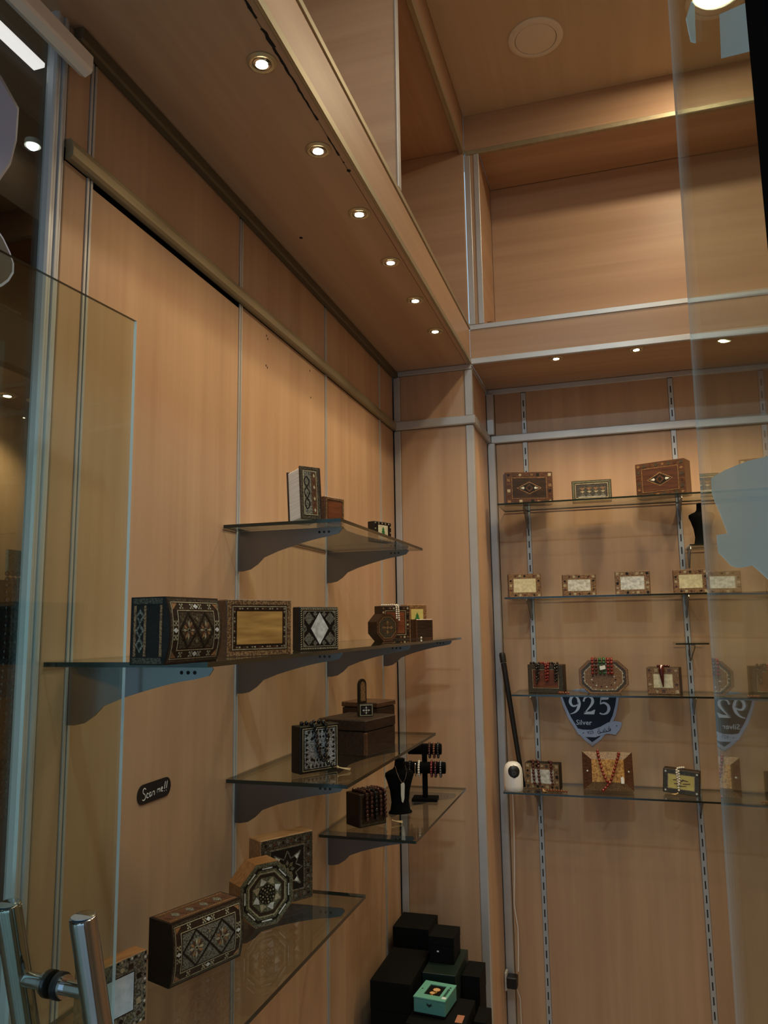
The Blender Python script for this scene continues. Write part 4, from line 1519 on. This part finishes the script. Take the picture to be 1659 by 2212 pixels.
t = thing('octagonal_box', 'wide elongated octagonal mosaic box above the shield sign', 'box', (.810, 3.400, K3), azrot(-88))
w, h, d8 = .196, .134, .055
eo = lambda f: [(f * w / 2, -f * h * .22), (f * w / 2, f * h * .22), (f * w * .30, f * h / 2), (-f * w * .30, f * h / 2), (-f * w / 2, f * h * .22), (-f * w / 2, -f * h * .22), (-f * w * .30, -f * h / 2), (f * w * .30, -f * h / 2)]
mb = MB(); mb.prism(eo(1), lambda u, v, q: (u, q, v + h / 2), -d8 / 2, d8 / 2, 'walnut'); mb.build('body', t)
F = Face(t, w, d8, h)
for f0, f1, mt, ly in ((.98, .90, 'brown_mosaic', 2), (.88, .80, 'dark_mosaic', 1), (.78, .74, 'bone', 1)):
    P, Q = eo(f0), eo(f1)
    for i in range(8):
        F.add('border_inlay', [P[i], P[(i + 1) % 8], Q[(i + 1) % 8], Q[i]], mt, ly)
F.add('mosaic_panel', eo(.73), 'brown_mosaic', 1)
for k in range(22):
    a = 2 * PI * k / 22
    F.poly('mosaic_panel', w * .41 * math.cos(a), h * .40 * math.sin(a), .0026, .0026, 4, 'pearl', 2)
for k in range(14):
    a = 2 * PI * k / 14
    F.poly('mosaic_panel', w * .24 * math.cos(a), h * .22 * math.sin(a) - .01, .004, .003, 4, 'pearl' if k % 2 else 'ebony', 2)
F.build()
pb = lambda u, o, v: onbox((.810, 3.400), K3, -88, u, o, v)
GO = 'bead rows over the elongated octagonal box'
for k, (u, mt, cw) in enumerate(((-.042, 'red_bead', 'dark red row, first from the left'), (-.028, 'dark_red_bead', 'dark red row, second from the left'), (-.012, 'green_bead', 'green row, left of the two'), (.004, 'green_bead', 'green row, right of the two'), (.020, 'red_bead', 'red row, second from the right'), (.034, 'red_bead', 'red row, rightmost'))):
    strand('prayer_beads', cw + ' on the elongated octagonal box', [[pb(u, -.010, h + .006), pb(u, .012, h + .0065), pb(u, .030, h + .001), pb(u, .0355, h - .014), pb(u, .0355, h - .062)]], mt, .0062, GO)
mb = MB()
mb.prism([(-.012, -.004), (.010, .001), (.008, .016), (-.014, .011)], lambda u, v, q: pb(u, .0425 + q, h - .034 + v), 0, .0008, 'chalk')
tag(mb.build('price_tag'), 'small white price tag on the green beads', 'tag')

pearl_box('brown box with pearl panel under a red tassel, above the shield to its right', (1.048, 3.400), K3, -102, .126, .062, .106, 'pearl_warm', 'dark_walnut', None, ('brown_mosaic', 'bone', 'walnut'), .022)
pb = lambda u, o, v: onbox((1.048, 3.400), K3, -102, u, o, v)
t = thing('bead_tassel', 'dark red tassel hanging over the pearl panel on the third back shelf', 'tassel', pb(0, 0, 0))
lx = Vector(t.location)
mb = MB()
for k in range(5):
    mb.sphere(tuple(Vector(pb(-.018 + k * .010, .022, .1115)) - lx), .0056, 'dark_red_bead')
mb.build('bead_row', t, True)
mb = MB()
mb.tube([tuple(Vector(pb(*q)) - lx) for q in ((-.004, .030, .110), (-.003, .0405, .098), (-.002, .0405, .072), (.000, .0405, .048), (.001, .0405, .030))], [.010, .011, .008, .005, .002], 'dark_red_bead', 10)
mb.build('fringe', t, True)

# cane leaning in the corner
t = thing('walking_cane', 'long black cane leaning in the corner of the back shelves', 'cane', (.462, 3.400, K4))
mb = MB()
top = Vector((-.072, .015, .556))
mb.tube([(0, 0, 0.0015), tuple(top * .5), tuple(top * .92)], [.0095, .011, .012], 'black', 16)
mb.build('shaft', t, True)
mb = MB(); mb.tube([tuple(top * .922), tuple(top * .985), tuple(top)], [.0135, .0135, .009], 'rubber', 16); mb.build('handle_cap', t, True)

# lowest shelf
t = thing('security_camera', 'white rounded home camera with black lens face on the lowest back shelf', 'camera', (.431, 3.330, K4), math.radians(14))
pr = [(.0005, 0), (.034, 0), (.038, .004), (.0395, .02), (.0395, .066), (.037, .088), (.030, .104), (.019, .113), (.0005, .116)]
mb = MB(); mb.lathe(pr, (0, 0, 0), 'white_plastic', 36); mb.build('body', t, True)
mb = MB()
ring = []
rows = []
for j in range(9):
    tt = j / 8
    z = .056 + tt * .050
    # radius of the shell at this height
    for (r0, z0), (r1, z1) in zip(pr, pr[1:]):
        if z0 <= z <= z1:
            rr = r0 + (r1 - r0) * (z - z0) / max(1e-6, z1 - z0)
    half = .58 * math.sqrt(max(0.02, 1 - (2 * tt - 1) ** 2)) * (1 + .25 * tt)
    rows.append([((rr + .0008) * math.sin(a), -(rr + .0008) * math.cos(a), z) for a in [half * (k / 4 - 1) for k in range(9)]])
vs = [p for r in rows for p in r]
fs = [(j * 9 + k, j * 9 + k + 1, (j + 1) * 9 + k + 1, (j + 1) * 9 + k) for j in range(8) for k in range(8)]
mb.raw(vs, fs, 'black')
mb.build('lens_face', t, True)
mb = MB()
mb.tube([(0, -.0385, .074), (0, -.0425, .0745)], .0085, 'steel', 20)
mb.tube([(0, -.0426, .0745), (0, -.0432, .0746)], .0055, 'black', 16)
mb.build('lens', t, True)

pearl_box('dark box with pearl panel under dark red beads, beside the white camera', (.548, 3.400), K4, -97, .142, .055, .104, 'pearl', 'ebony', None, ('dark_mosaic', 'bone', 'ebony'), .020)
pb = lambda u, o, v: onbox((.548, 3.400), K4, -97, u, o, v)
for k, (u, lo, nmx) in enumerate(((-.036, .016, 'first strand from the left'), (-.014, .014, 'second strand from the left'), (.038, .020, 'right hand strand'))):
    strand('prayer_beads', 'dark red beads over the pearl box by the camera, ' + nmx, [[pb(u - .010, .012, .1095), pb(u, .024, .1095), pb(u + .001, .0345, .100), pb(u + .002, .0355, .06), pb(u + .006, .036, lo)]], 'dark_red_bead', .0060, 'red beads beside the camera')
strand('prayer_beads', 'loose amber bead end lying in front of the pearl box by the camera', [[pb(.004, .050, .0055), pb(.028, .066, .0055), pb(.060, .058, .0055), pb(.088, .064, .0055), pb(.108, .060, .0055)]], 'amber_bead', .0050, tassel=(pb(.010, .062, .006), pb(.022, .085, .003)))

# big bevelled gold-centred box
t, F = box_thing('gold_panel_box', 'large box with sloping frame and golden centre under red beads, lowest back shelf', 'box', (.806, 3.395), K4, -86, .196, .060, .150, 'walnut', lean=8)
w, d, h = F.w, F.d, F.h
mb = MB()
A = [(-w / 2, 0), (w / 2, 0), (w / 2, h), (-w / 2, h)]
B = [(-w * .32, h * .22), (w * .32, h * .22), (w * .32, h * .80), (-w * .32, h * .80)]
mats = ['brown_mosaic', 'walnut', 'brown_mosaic', 'walnut']
for i in range(4):
    j = (i + 1) % 4
    vs = [(A[i][0], -d / 2 - .0005, A[i][1]), (A[j][0], -d / 2 - .0005, A[j][1]), (B[j][0], -d / 2 - .016, B[j][1]), (B[i][0], -d / 2 - .016, B[i][1]),
          (A[i][0], -d / 2 + .002, A[i][1]), (A[j][0], -d / 2 + .002, A[j][1]), (B[j][0], -d / 2 + .002, B[j][1]), (B[i][0], -d / 2 + .002, B[i][1])]
    mb.raw(vs, [(0, 1, 2, 3), (4, 7, 6, 5), (0, 4, 5, 1), (1, 5, 6, 2), (2, 6, 7, 3), (3, 7, 4, 0)], mats[i])
mb.build('bevelled_frame', t)
mb = MB()
mb.prism(B, lambda u, v, q: (u, -d / 2 - .014 - q, v), 0, .003, 'gold_panel')
for i in range(5):
    for j in range(4):
        u, v = -w * .26 + i * w * .13, h * .28 + j * h * .15
        mb.prism([(u - .006, v), (u, v - .006), (u + .006, v), (u, v + .006)], lambda a, b, q: (a, -d / 2 - .016 - q, b), 0, .0022, 'gold_panel')
mb.build('gold_panel', t)['label'] = 'embossed golden panel'
mb = MB()
for u in (-w * .41, w * .41):
    mb.prism([(u - .004, h * .5), (u, h * .5 - .004), (u + .004, h * .5), (u, h * .5 + .004)], lambda a, b, q: (a, -d / 2 - .010 - q, b), 0, .002, 'pearl')
mb.build('pearl_dots', t)
pb = lambda u, o, v: onbox((.806, 3.395), K4, -86, u, o - v * .14, v)
strand('prayer_beads', 'long dark red necklace in a V over the gold-centred box',
       [[pb(-.036, .030, .158), pb(-.034, .048, .145), pb(-.026, .056, .10), pb(-.010, .058, .055), pb(.004, .058, .045), pb(.022, .057, .085), pb(.036, .055, .125), pb(.044, .048, .146), pb(.048, .030, .156)],
        [pb(.004, .060, .043), pb(-.010, .062, .028), pb(-.028, .068, .012)]], 'red_bead', .0064)
mb = MB()
mb.prism([(-.006, -.012), (.006, -.012), (.006, .010), (0, .014), (-.006, .010)], lambda u, v, q: pb(.054 + u, .0500 + q, .052 + v), 0, .0008, 'chalk')
tag(mb.build('price_tag'), 'small white price tag on the gold-centred box', 'tag')

# yellow panel frame, slightly tilted
t, F = box_thing('calligraphy_box', 'tilted dark framed box with a yellow painted panel, right on the lowest back shelf', 'box', (1.085, 3.405), K4 + .004, -100, .136, .050, .092, 'dark_walnut', roll=4)
F.ring('border_inlay', .002, .002, .016, 'dark_mosaic', 1)
F.ring('border_inlay', .018, .017, .003, 'bone', 1)
F.rect('yellow_panel', -.047, -.027, .047, .027, 'yellow_card', 1)
for su in (-1, 1):
    for sv in (-1, 1):
        F.poly('border_inlay', su * .058, sv * .036, .004, .004, 6, 'pearl', 2)
for (u0, v0, u1, v1, th) in ((-.030, .006, -.010, .010, .003), (-.012, .002, .010, .008, .004), (.004, .010, .026, .006, .003), (-.026, -.008, .000, -.004, .003), (.006, -.006, .034, -.002, .003), (-.016, -.016, .020, -.013, .0025)):
    F.add('painted_strokes', [(u0, v0 - th / 2), ((u0 + u1) / 2, (v0 + v1) / 2 - th), (u1, v1 - th / 2), (u1, v1 + th / 2), ((u0 + u1) / 2, (v0 + v1) / 2 + th * .3), (u0, v0 + th / 2)], 'walnut', 2)
F.build()
pb = lambda u, o, v: onbox((1.085, 3.405), K4 + .004, -100, u, o, v)
strand('prayer_beads', 'pale pearl bead strand over the yellow panelled box',
       [[pb(.014, .006, .0995), pb(-.001, .020, .0995), pb(-.010, .029, .094), pb(-.009, .0305, .07), pb(-.007, .0305, .04), pb(-.006, .032, .012)], [pb(-.003, .0305, .088), pb(-.002, .0305, .06), pb(-.004, .032, .035)]], 'white_bead', .0044, tassel=(pb(-.010, .040, .006), pb(-.024, .062, .003)))

# bust on its tiny shelf
bust('black velvet necklace bust on a tiny shelf beside the glass edge', 1.232, 3.385, 1.9012, azrot(-95), 1.0)


# ================================================================== SIGNS
def ribbon_poly(mb, pts, wd, fn, t0, t1, mat):
    """a pen stroke with changing width, as a chain of quads"""
    P = [Vector((p[0], p[1])) for p in pts]
    C, Wd = [], []
    for i in range(len(P) - 1):
        p0, p1, p2, p3 = P[max(i - 1, 0)], P[i], P[i + 1], P[min(i + 2, len(P) - 1)]
        for k in range(6):
            t = k / 6
            C.append(.5 * ((2 * p1) + (p2 - p0) * t + (2 * p0 - 5 * p1 + 4 * p2 - p3) * t * t + (3 * p1 - p0 - 3 * p2 + p3) * t ** 3))
            Wd.append(wd[i] + (wd[i + 1] - wd[i]) * t)
    C.append(P[-1]); Wd.append(wd[-1])
    Lf, Rt = [], []
    for i in range(len(C)):
        d = (C[min(i + 1, len(C) - 1)] - C[max(i - 1, 0)])
        d = d.normalized() if d.length else Vector((1, 0))
        n = Vector((-d.y, d.x))
        Lf.append(C[i] + n * Wd[i] / 2); Rt.append(C[i] - n * Wd[i] / 2)
    for i in range(len(C) - 1):
        mb.prism([tuple(Lf[i]), tuple(Lf[i + 1]), tuple(Rt[i + 1]), tuple(Rt[i])], fn, t0, t1, mat)


q = .00072
sh = lambda x, y: ((x - 638) * q, (680 - y) * q)
SX, SZ0 = .744, 1.074
sign = thing('shield_sign', 'navy shield sign reading 925 Silver on the back wall', 'sign', (SX, YB, SZ0))
fs_ = lambda u, v, t: (u, -t, v)
outer = [(465, 388), (500, 368), (545, 352), (600, 346), (640, 336), (680, 348), (730, 356), (780, 370), (808, 388), (800, 432), (782, 500), (742, 578), (690, 640), (640, 680), (598, 645), (556, 600), (508, 520), (478, 440)]
inner = [(480, 396), (520, 378), (560, 366), (640, 352), (710, 364), (760, 378), (792, 396), (784, 436), (766, 498), (728, 570), (684, 624), (640, 655), (604, 626), (566, 584), (524, 512), (494, 440)]
mb = MB(); mb.prism([sh(*p) for p in outer], fs_, .0002, .0030, 'silver_rim'); mb.build('rim', sign)
mb = MB(); mb.prism([sh(*p) for p in inner], fs_, .0031, .0040, 'navy'); mb.build('field', sign)
mb = MB()
S = lambda pts, wd: ribbon_poly(mb, [sh(*p) for p in pts], [x * q for x in wd], fs_, .0041, .0050, 'silver_print')
# 9
S([(556, 446), (536, 446), (524, 424), (532, 398), (550, 390), (568, 400), (576, 430), (568, 462), (548, 484), (522, 494)], [9, 11, 17, 15, 7, 12, 19, 16, 9, 3])
S([(556, 446), (566, 438), (572, 424)], [9, 6, 3])
# 2
S([(602, 420), (610, 400), (632, 391), (652, 402), (654, 424), (638, 450), (604, 488)], [10, 9, 8, 14, 17, 11, 4])
mb.prism([sh(*p) for p in ((600, 494), (604, 480), (640, 478), (660, 468), (668, 466), (660, 494))], fs_, .0041, .0050, 'silver_print')
# 5
mb.prism([sh(*p) for p in ((704, 394), (752, 392), (744, 407), (704, 409))], fs_, .0041, .0050, 'silver_print')
S([(704, 396), (698, 436)], [6, 5])
S([(698, 434), (718, 426), (740, 438), (746, 460), (734, 484), (710, 492), (692, 486)], [4, 11, 15, 18, 13, 7, 9])
mb.build('numerals', sign)


def text_part(body, parent, size, loc, rot, mat, name, extrude=.0003, shear=0):
    cu = bpy.data.curves.new(name, 'FONT')
    cu.body = body
    cu.size = size
    cu.extrude = extrude
    cu.shear = shear
    cu.resolution_u = 2
    cu.align_x = 'LEFT'
    tmp = bpy.data.objects.new(name + '_tmp', cu)
    COL.objects.link(tmp)
    dg = bpy.context.evaluated_depsgraph_get()
    me = bpy.data.meshes.new_from_object(tmp.evaluated_get(dg))
    bpy.data.objects.remove(tmp, do_unlink=True)
    me.materials.clear()
    me.materials.append(M[mat])
    o = bpy.data.objects.new(name, me)
    COL.objects.link(o)
    o.parent = parent
    o.location = loc
    o.rotation_euler = rot
    return o


u, v = sh(552, 556)
text_part('Silver', sign, .030, (u, -.0043, v), (PI / 2, 0, 0), 'silver_print', 'word')
mb = MB()
rb = [(545, 574), (590, 584), (640, 584), (690, 566), (735, 540), (775, 530), (808, 534), (816, 546), (800, 580), (775, 610), (760, 606), (740, 604), (715, 606), (660, 626), (610, 626), (562, 612)]
mb.prism([sh(*p) for p in rb], fs_, .0042, .0060, 'silver_rim')
mb.build('ribbon', sign)
u, v = sh(616, 612)
text_part('925', sign, .019, (u, -.0063, v), (PI / 2, math.radians(-14), 0), 'navy', 'word')
# the Arabic word for silver, built from strokes: fa with dot, dad with dot, ta marbuta with two dots
mb = MB()
A_ = lambda pts, wd: ribbon_poly(mb, [sh(*p) for p in pts], [x * q for x in wd], fs_, .0061, .0066, 'navy')
A_([(749, 577), (742, 570), (736, 576), (742, 583), (749, 577), (748, 585), (738, 589), (728, 591)], [3, 3, 3, 3, 3, 4, 4, 4])
A_([(728, 591), (722, 584), (712, 582), (708, 589), (718, 594), (728, 591)], [4, 3, 3, 3, 4, 4])
A_([(712, 594), (700, 597), (690, 599)], [4, 4, 4])
A_([(690, 599), (684, 588), (676, 592), (676, 602), (686, 603), (690, 599)], [4, 3, 3, 3, 4, 4])
for (x, y) in ((742, 562), (716, 574), (679, 580), (686, 578)):
    mb.prism([sh(x + 2.4 * math.cos(k * PI / 3), y + 2.4 * math.sin(k * PI / 3)) for k in range(6)], fs_, .0061, .0066, 'navy')
for (x, y) in ((592, 603), (785, 558)):
    mb.prism([sh(x + (5 if k % 2 == 0 else 2.2) * math.cos(k * PI / 5), y + (5 if k % 2 == 0 else 2.2) * math.sin(k * PI / 5)) for k in range(10)], fs_, .0061, .0066, 'navy')
mb.build('arabic_word', sign)

# "Scan me!!" label on the left wall
lab = thing('scan_label', 'black rounded label with white handwriting Scan me!! on the left wall', 'label', (0, 1.383, 1.285))
lab.rotation_euler = (0, 0, 0)
mb = MB()
hw, hh = .0575, .0185
pill = [(hw - hh * .55 + hh * .55 * math.cos(a), (hh * .45 if a < PI / 2 else -hh * .45) + hh * .55 * math.sin(a)) for a in []]
c = hh * .98
pts = []
for (cx_, cy_, a0) in ((hw - c, hh - c, 0), (-hw + c, hh - c, PI / 2), (-hw + c, -hh + c, PI), (hw - c, -hh + c, 3 * PI / 2)):
    pts += [(cx_ + c * math.cos(a0 + k * PI / 8), cy_ + c * math.sin(a0 + k * PI / 8)) for k in range(5)]
mb.prism(pts, lambda u, v, t: (t, u, v), .0002, .0014, 'black')
mb.build('plate', lab)
mb = MB()
w_ = .0016
T = lambda pts, w=w_: ribbon_poly(mb, pts, [w] * len(pts), lambda u, v, t: (t, u, v), .0015, .0018, 'chalk')
T([(-.030, .008), (-.034, .011), (-.039, .009), (-.039, .003), (-.033, -.001), (-.031, -.007), (-.036, -.011), (-.041, -.009)])
T([(-.021, -.002), (-.025, .000), (-.027, -.004), (-.026, -.008), (-.021, -.008)])
T([(-.012, -.001), (-.016, .000), (-.018, -.004), (-.016, -.008), (-.012, -.005), (-.012, .000), (-.011, -.008)])
T([(-.007, .000), (-.007, -.008), (-.007, -.002), (-.003, .000), (-.001, -.003), (-.001, -.008)])
T([(.009, .001), (.009, -.006), (.009, -.001), (.012, .001), (.013, -.006), (.013, -.001), (.017, .001), (.018, -.006)])
T([(.022, -.002), (.027, -.001), (.026, .002), (.023, .001), (.022, -.003), (.025, -.006), (.028, -.005)])
for x in (.034, .041):
    T([(x, -.003), (x + .003, .011)], .0018)
    T([(x - .0006, -.0075), (x, -.0065)], .0018)
mb.build('handwriting', lab)


# ================================================================== FLOOR PILE
def card_box(name, label, x0, x1, y0, y1, z0, z1, mat='black_card', rz=0, group='black gift boxes piled in the corner', lid=.35):
    cx, cy = (x0 + x1) / 2, (y0 + y1) / 2
    t = thing(name, label, 'box', (cx, cy, z0), rz, group)
    w, d, h = x1 - x0, y1 - y0, z1 - z0
    mb = MB(); mb.bbox((-w / 2 + .001, -d / 2 + .001, 0), (w / 2 - .001, d / 2 - .001, h * (1 - lid) - .0006), mat, .0015); mb.build('base', t)
    mb = MB(); mb.bbox((-w / 2, -d / 2, h * (1 - lid)), (w / 2, d / 2, h), mat, .0015); mb.build('lid', t)
    return t


PZ = .20
card_box('black_crate', 'long black crate under the whole pile of gift boxes, mostly below the frame', .030, .328, 2.48, 3.10, FZ, PZ - .0005, group=None)
card_box('gift_box', 'black gift box standing in the corner, farthest back of the pile', .024, .160, 2.92, 3.07, PZ, .501)
card_box('gift_box', 'big black box at the lower left of the floor pile', .046, .182, 2.58, 2.85, PZ, .458)
card_box('green_gift_box', 'dark green gift box directly behind the teal watch box', .186, .300, 2.72, 2.94, PZ, .440, 'green_card', group=None)
t = card_box('gift_box', 'black gift box with a tiny white tag, on the dark green box', .190, .280, 2.80, 2.91, .4405, .527)
mb = MB(); mb.prism([(-.016, .036), (-.009, .036), (-.009, .041), (-.016, .041)], lambda u, v, q: (u, -.0552 - q, v), 0, .0006, 'chalk'); mb.build('white_tag', t)
card_box('gift_box', 'black box right of the dark green one, towards the pillar', .304, .366, 2.80, 2.92, PZ, .412)
card_box('gift_box', 'narrow black box at the right edge of the pile', .376, .418, 2.62, 2.72, FZ, .356)
t = card_box('gift_box', 'low black box with a brown paper label, under the teal watch box', .186, .368, 2.50, 2.70, PZ, .3825, group=None)
mb = MB(); mb.prism([(.056, -.060), (.079, -.060), (.079, -.012), (.056, -.012)], lambda u, v, q: (u, v, .1825 + q), .0001, .0007, 'kraft'); mb.build('paper_label', t)
# teal watch box with a window on its lid
t = thing('watch_box', 'teal watch gift box with a clear window showing two gold watches', 'box', (.256, 2.612, .3832), math.radians(-6))
w, d, h = .104, .118, .052
mb = MB(); mb.bbox((-w / 2, -d / 2, 0), (w / 2, d / 2, .006), 'black_card', .001); mb.build('tray', t)
mb = MB(); mb.bbox((-w / 2, -d / 2, .0064), (w / 2, d / 2, h - .004), 'teal_card_side', .0015); mb.build('body', t)
mb = MB()
for (a0, b0, a1, b1) in ((-w / 2 - .001, -d / 2 - .001, w / 2 + .001, -d / 2 + .026), (-w / 2 - .001, d / 2 - .020, w / 2 + .001, d / 2 + .001), (-w / 2 - .001, -d / 2 + .026, -w / 2 + .024, d / 2 - .020), (w / 2 - .026, -d / 2 + .026, w / 2 + .001, d / 2 - .020)):
    mb.box((a0, b0, h - .0035), (a1, b1, h), 'teal_card')
mb.build('lid_frame', t)
mb = MB(); mb.box((-w / 2 + .024, -d / 2 + .026, h - .0038), (w / 2 - .026, d / 2 - .020, h - .0030), 'black_card'); mb.build('inset', t)
mb = MB()
for (x, y, r) in ((.002, .010, .0125), (-.004, -.014, .0095)):
    mb.lathe([(.0005, .0012), (r * .8, .0012), (r * .82, .0016), (r, .0014), (r, 0)], (x, y, h - .003), 'watch_dial', 24)
    mb.torus((x, y, h - .0016), r, .0011, (0, 0, 1), 'gold', 24, 6)
    mb.bbox((x - r * .5, y - r - .006, h - .003), (x + r * .5, y - r, h - .0015), 'gold', .0005)
mb.build('watches', t, True)
mb = MB()
fnT = lambda u, v, q: (u, v, h + q)
mb.prism([(.036, -.046), (.050, -.046), (.050, -.034), (.036, -.034)], fnT, .0001, .0006, 'chalk')
mb.build('price_sticker', t)
mb = MB()
for k in range(9):
    mb.prism([(.036, -.028 + k * .006), (.044, -.028 + k * .006), (.044, -.024 + k * .006), (.036, -.024 + k * .006)], fnT, .0001, .0004, 'green_card')
mb.prism([(.037, .030), (.045, .030), (.041, .040)], fnT, .0001, .0004, 'green_card')
mb.prism([(-.046, .0), (-.042, -.004), (-.040, .001), (-.043, .005)], fnT, .0001, .0004, 'green_card')
fnF = lambda u, v, q: (u, -d / 2 - q, v)
for s in (-1, 1):
    mb.prism([(0, .034), (s * .010, .040), (s * .006, .035), (s * .011, .033), (s * .005, .030), (0, .026)], fnF, .0002, .0005, 'green_card')
mb.build('printed_marks', t)
# plug and cable by the back corner
t = thing('power_adapter', 'black power adapter plugged in low beside the pillar with a thin cable', 'adapter', (.378, 3.47, .128))
mb = MB(); mb.bbox((-.022, -.030, -.022), (.020, .018, .022), 'black', .003); mb.build('body', t)
mb = MB(); mb.bbox((-.0315, -.020, -.035), (-.0225, .022, .035), 'plaster', .002); mb.build('wall_socket', t)
mb = MB()
pts = [(.402, YB - .034, K4 - .015), (.403, YB - .034, .75), (.398, YB - .036, .55), (.392, YB - .04, .42), (.404, YB - .038, .33), (.402, YB - .034, .24), (.400, YB - .045, .160)]
mb.tube(pts, .0022, 'white_plastic', 6)
mb.tube([(.392, YB - .06, .105), (.402, YB - .034, .05), (.404, YB - .034, FZ + .004)], .0022, 'white_plastic', 6)
tag(mb.build('cable', smooth=True), 'thin white cable hanging from the camera shelf to the adapter', 'cable')

# ================================================================== DISPLAY LEFT OF THE POST
mb = MB(); mb.bbox((-.262, 1.245, 1.715), (-.255, 1.300, 1.760), 'bone', .001)
for k in range(3):
    mb.box((-.2548, 1.272, 1.722 + k * .012), (-.2542, 1.275, 1.725 + k * .012), 'dark_gap')
tag(mb.build('hook_plate'), 'small cream hook plate above the hanging black beads', 'hook plate')
mb = MB(); mb.bbox((-.31, 1.18, 0), (-.268, 1.36, 1.70), 'dark_walnut', .003)
tag(mb.build('bead_board'), 'dark board behind the hanging bead strands left of the post', 'board')
for k in range(4):
    y = 1.245 + .014 * k
    strand('bead_strand', 'black bead strand hanging left of the post, ' + ['first from the left', 'second from the left', 'third from the left', 'nearest the post'][k],
           [[(-.254, y, 1.712), (-.252, y + .002, 1.6), (-.252, y - .001, 1.45), (-.253, y, 1.25)]], 'black_bead', .0056, 'black bead strands left of the post')
for (nm_, lb, poly, mt, rim) in (
        ('window_sticker', 'large pale lavender sticker on the window, upper left', [(.900, 2.485), (.9385, 2.458), (.938, 2.40), (.928, 2.35), (.905, 2.305), (.86, 2.27), (.80, 2.30), (.80, 2.53)], 'sticker_white', 'silver_rim'),
        ('window_sticker', 'dark shield sticker with pale rim on the window, below the lavender one', [(.86, 2.245), (.900, 2.234), (.922, 2.220), (.938, 2.203), (.947, 2.188), (.9475, 2.172), (.938, 2.154), (.925, 2.140), (.86, 2.09), (.80, 2.12), (.80, 2.25)], 'sticker_navy', 'sticker_white')):
    poly = [(y + .012, z) for y, z in poly]
    t = thing(nm_, lb, 'sticker')
    cxp = sum(p[0] for p in poly) / len(poly)
    czp = sum(p[1] for p in poly) / len(poly)
    inn = [(cxp + (p[0] - cxp) * .92, czp + (p[1] - czp) * .92) for p in poly]
    mb = MB(); mb.prism(poly, lambda u, v, q_: (-.0106 + q_, u, v), 0, .0005, rim); mb.build('rim', t)
    mb = MB(); mb.prism(inn, lambda u, v, q_: (-.0100 + q_, u, v), 0, .0005, mt); mb.build('print', t)
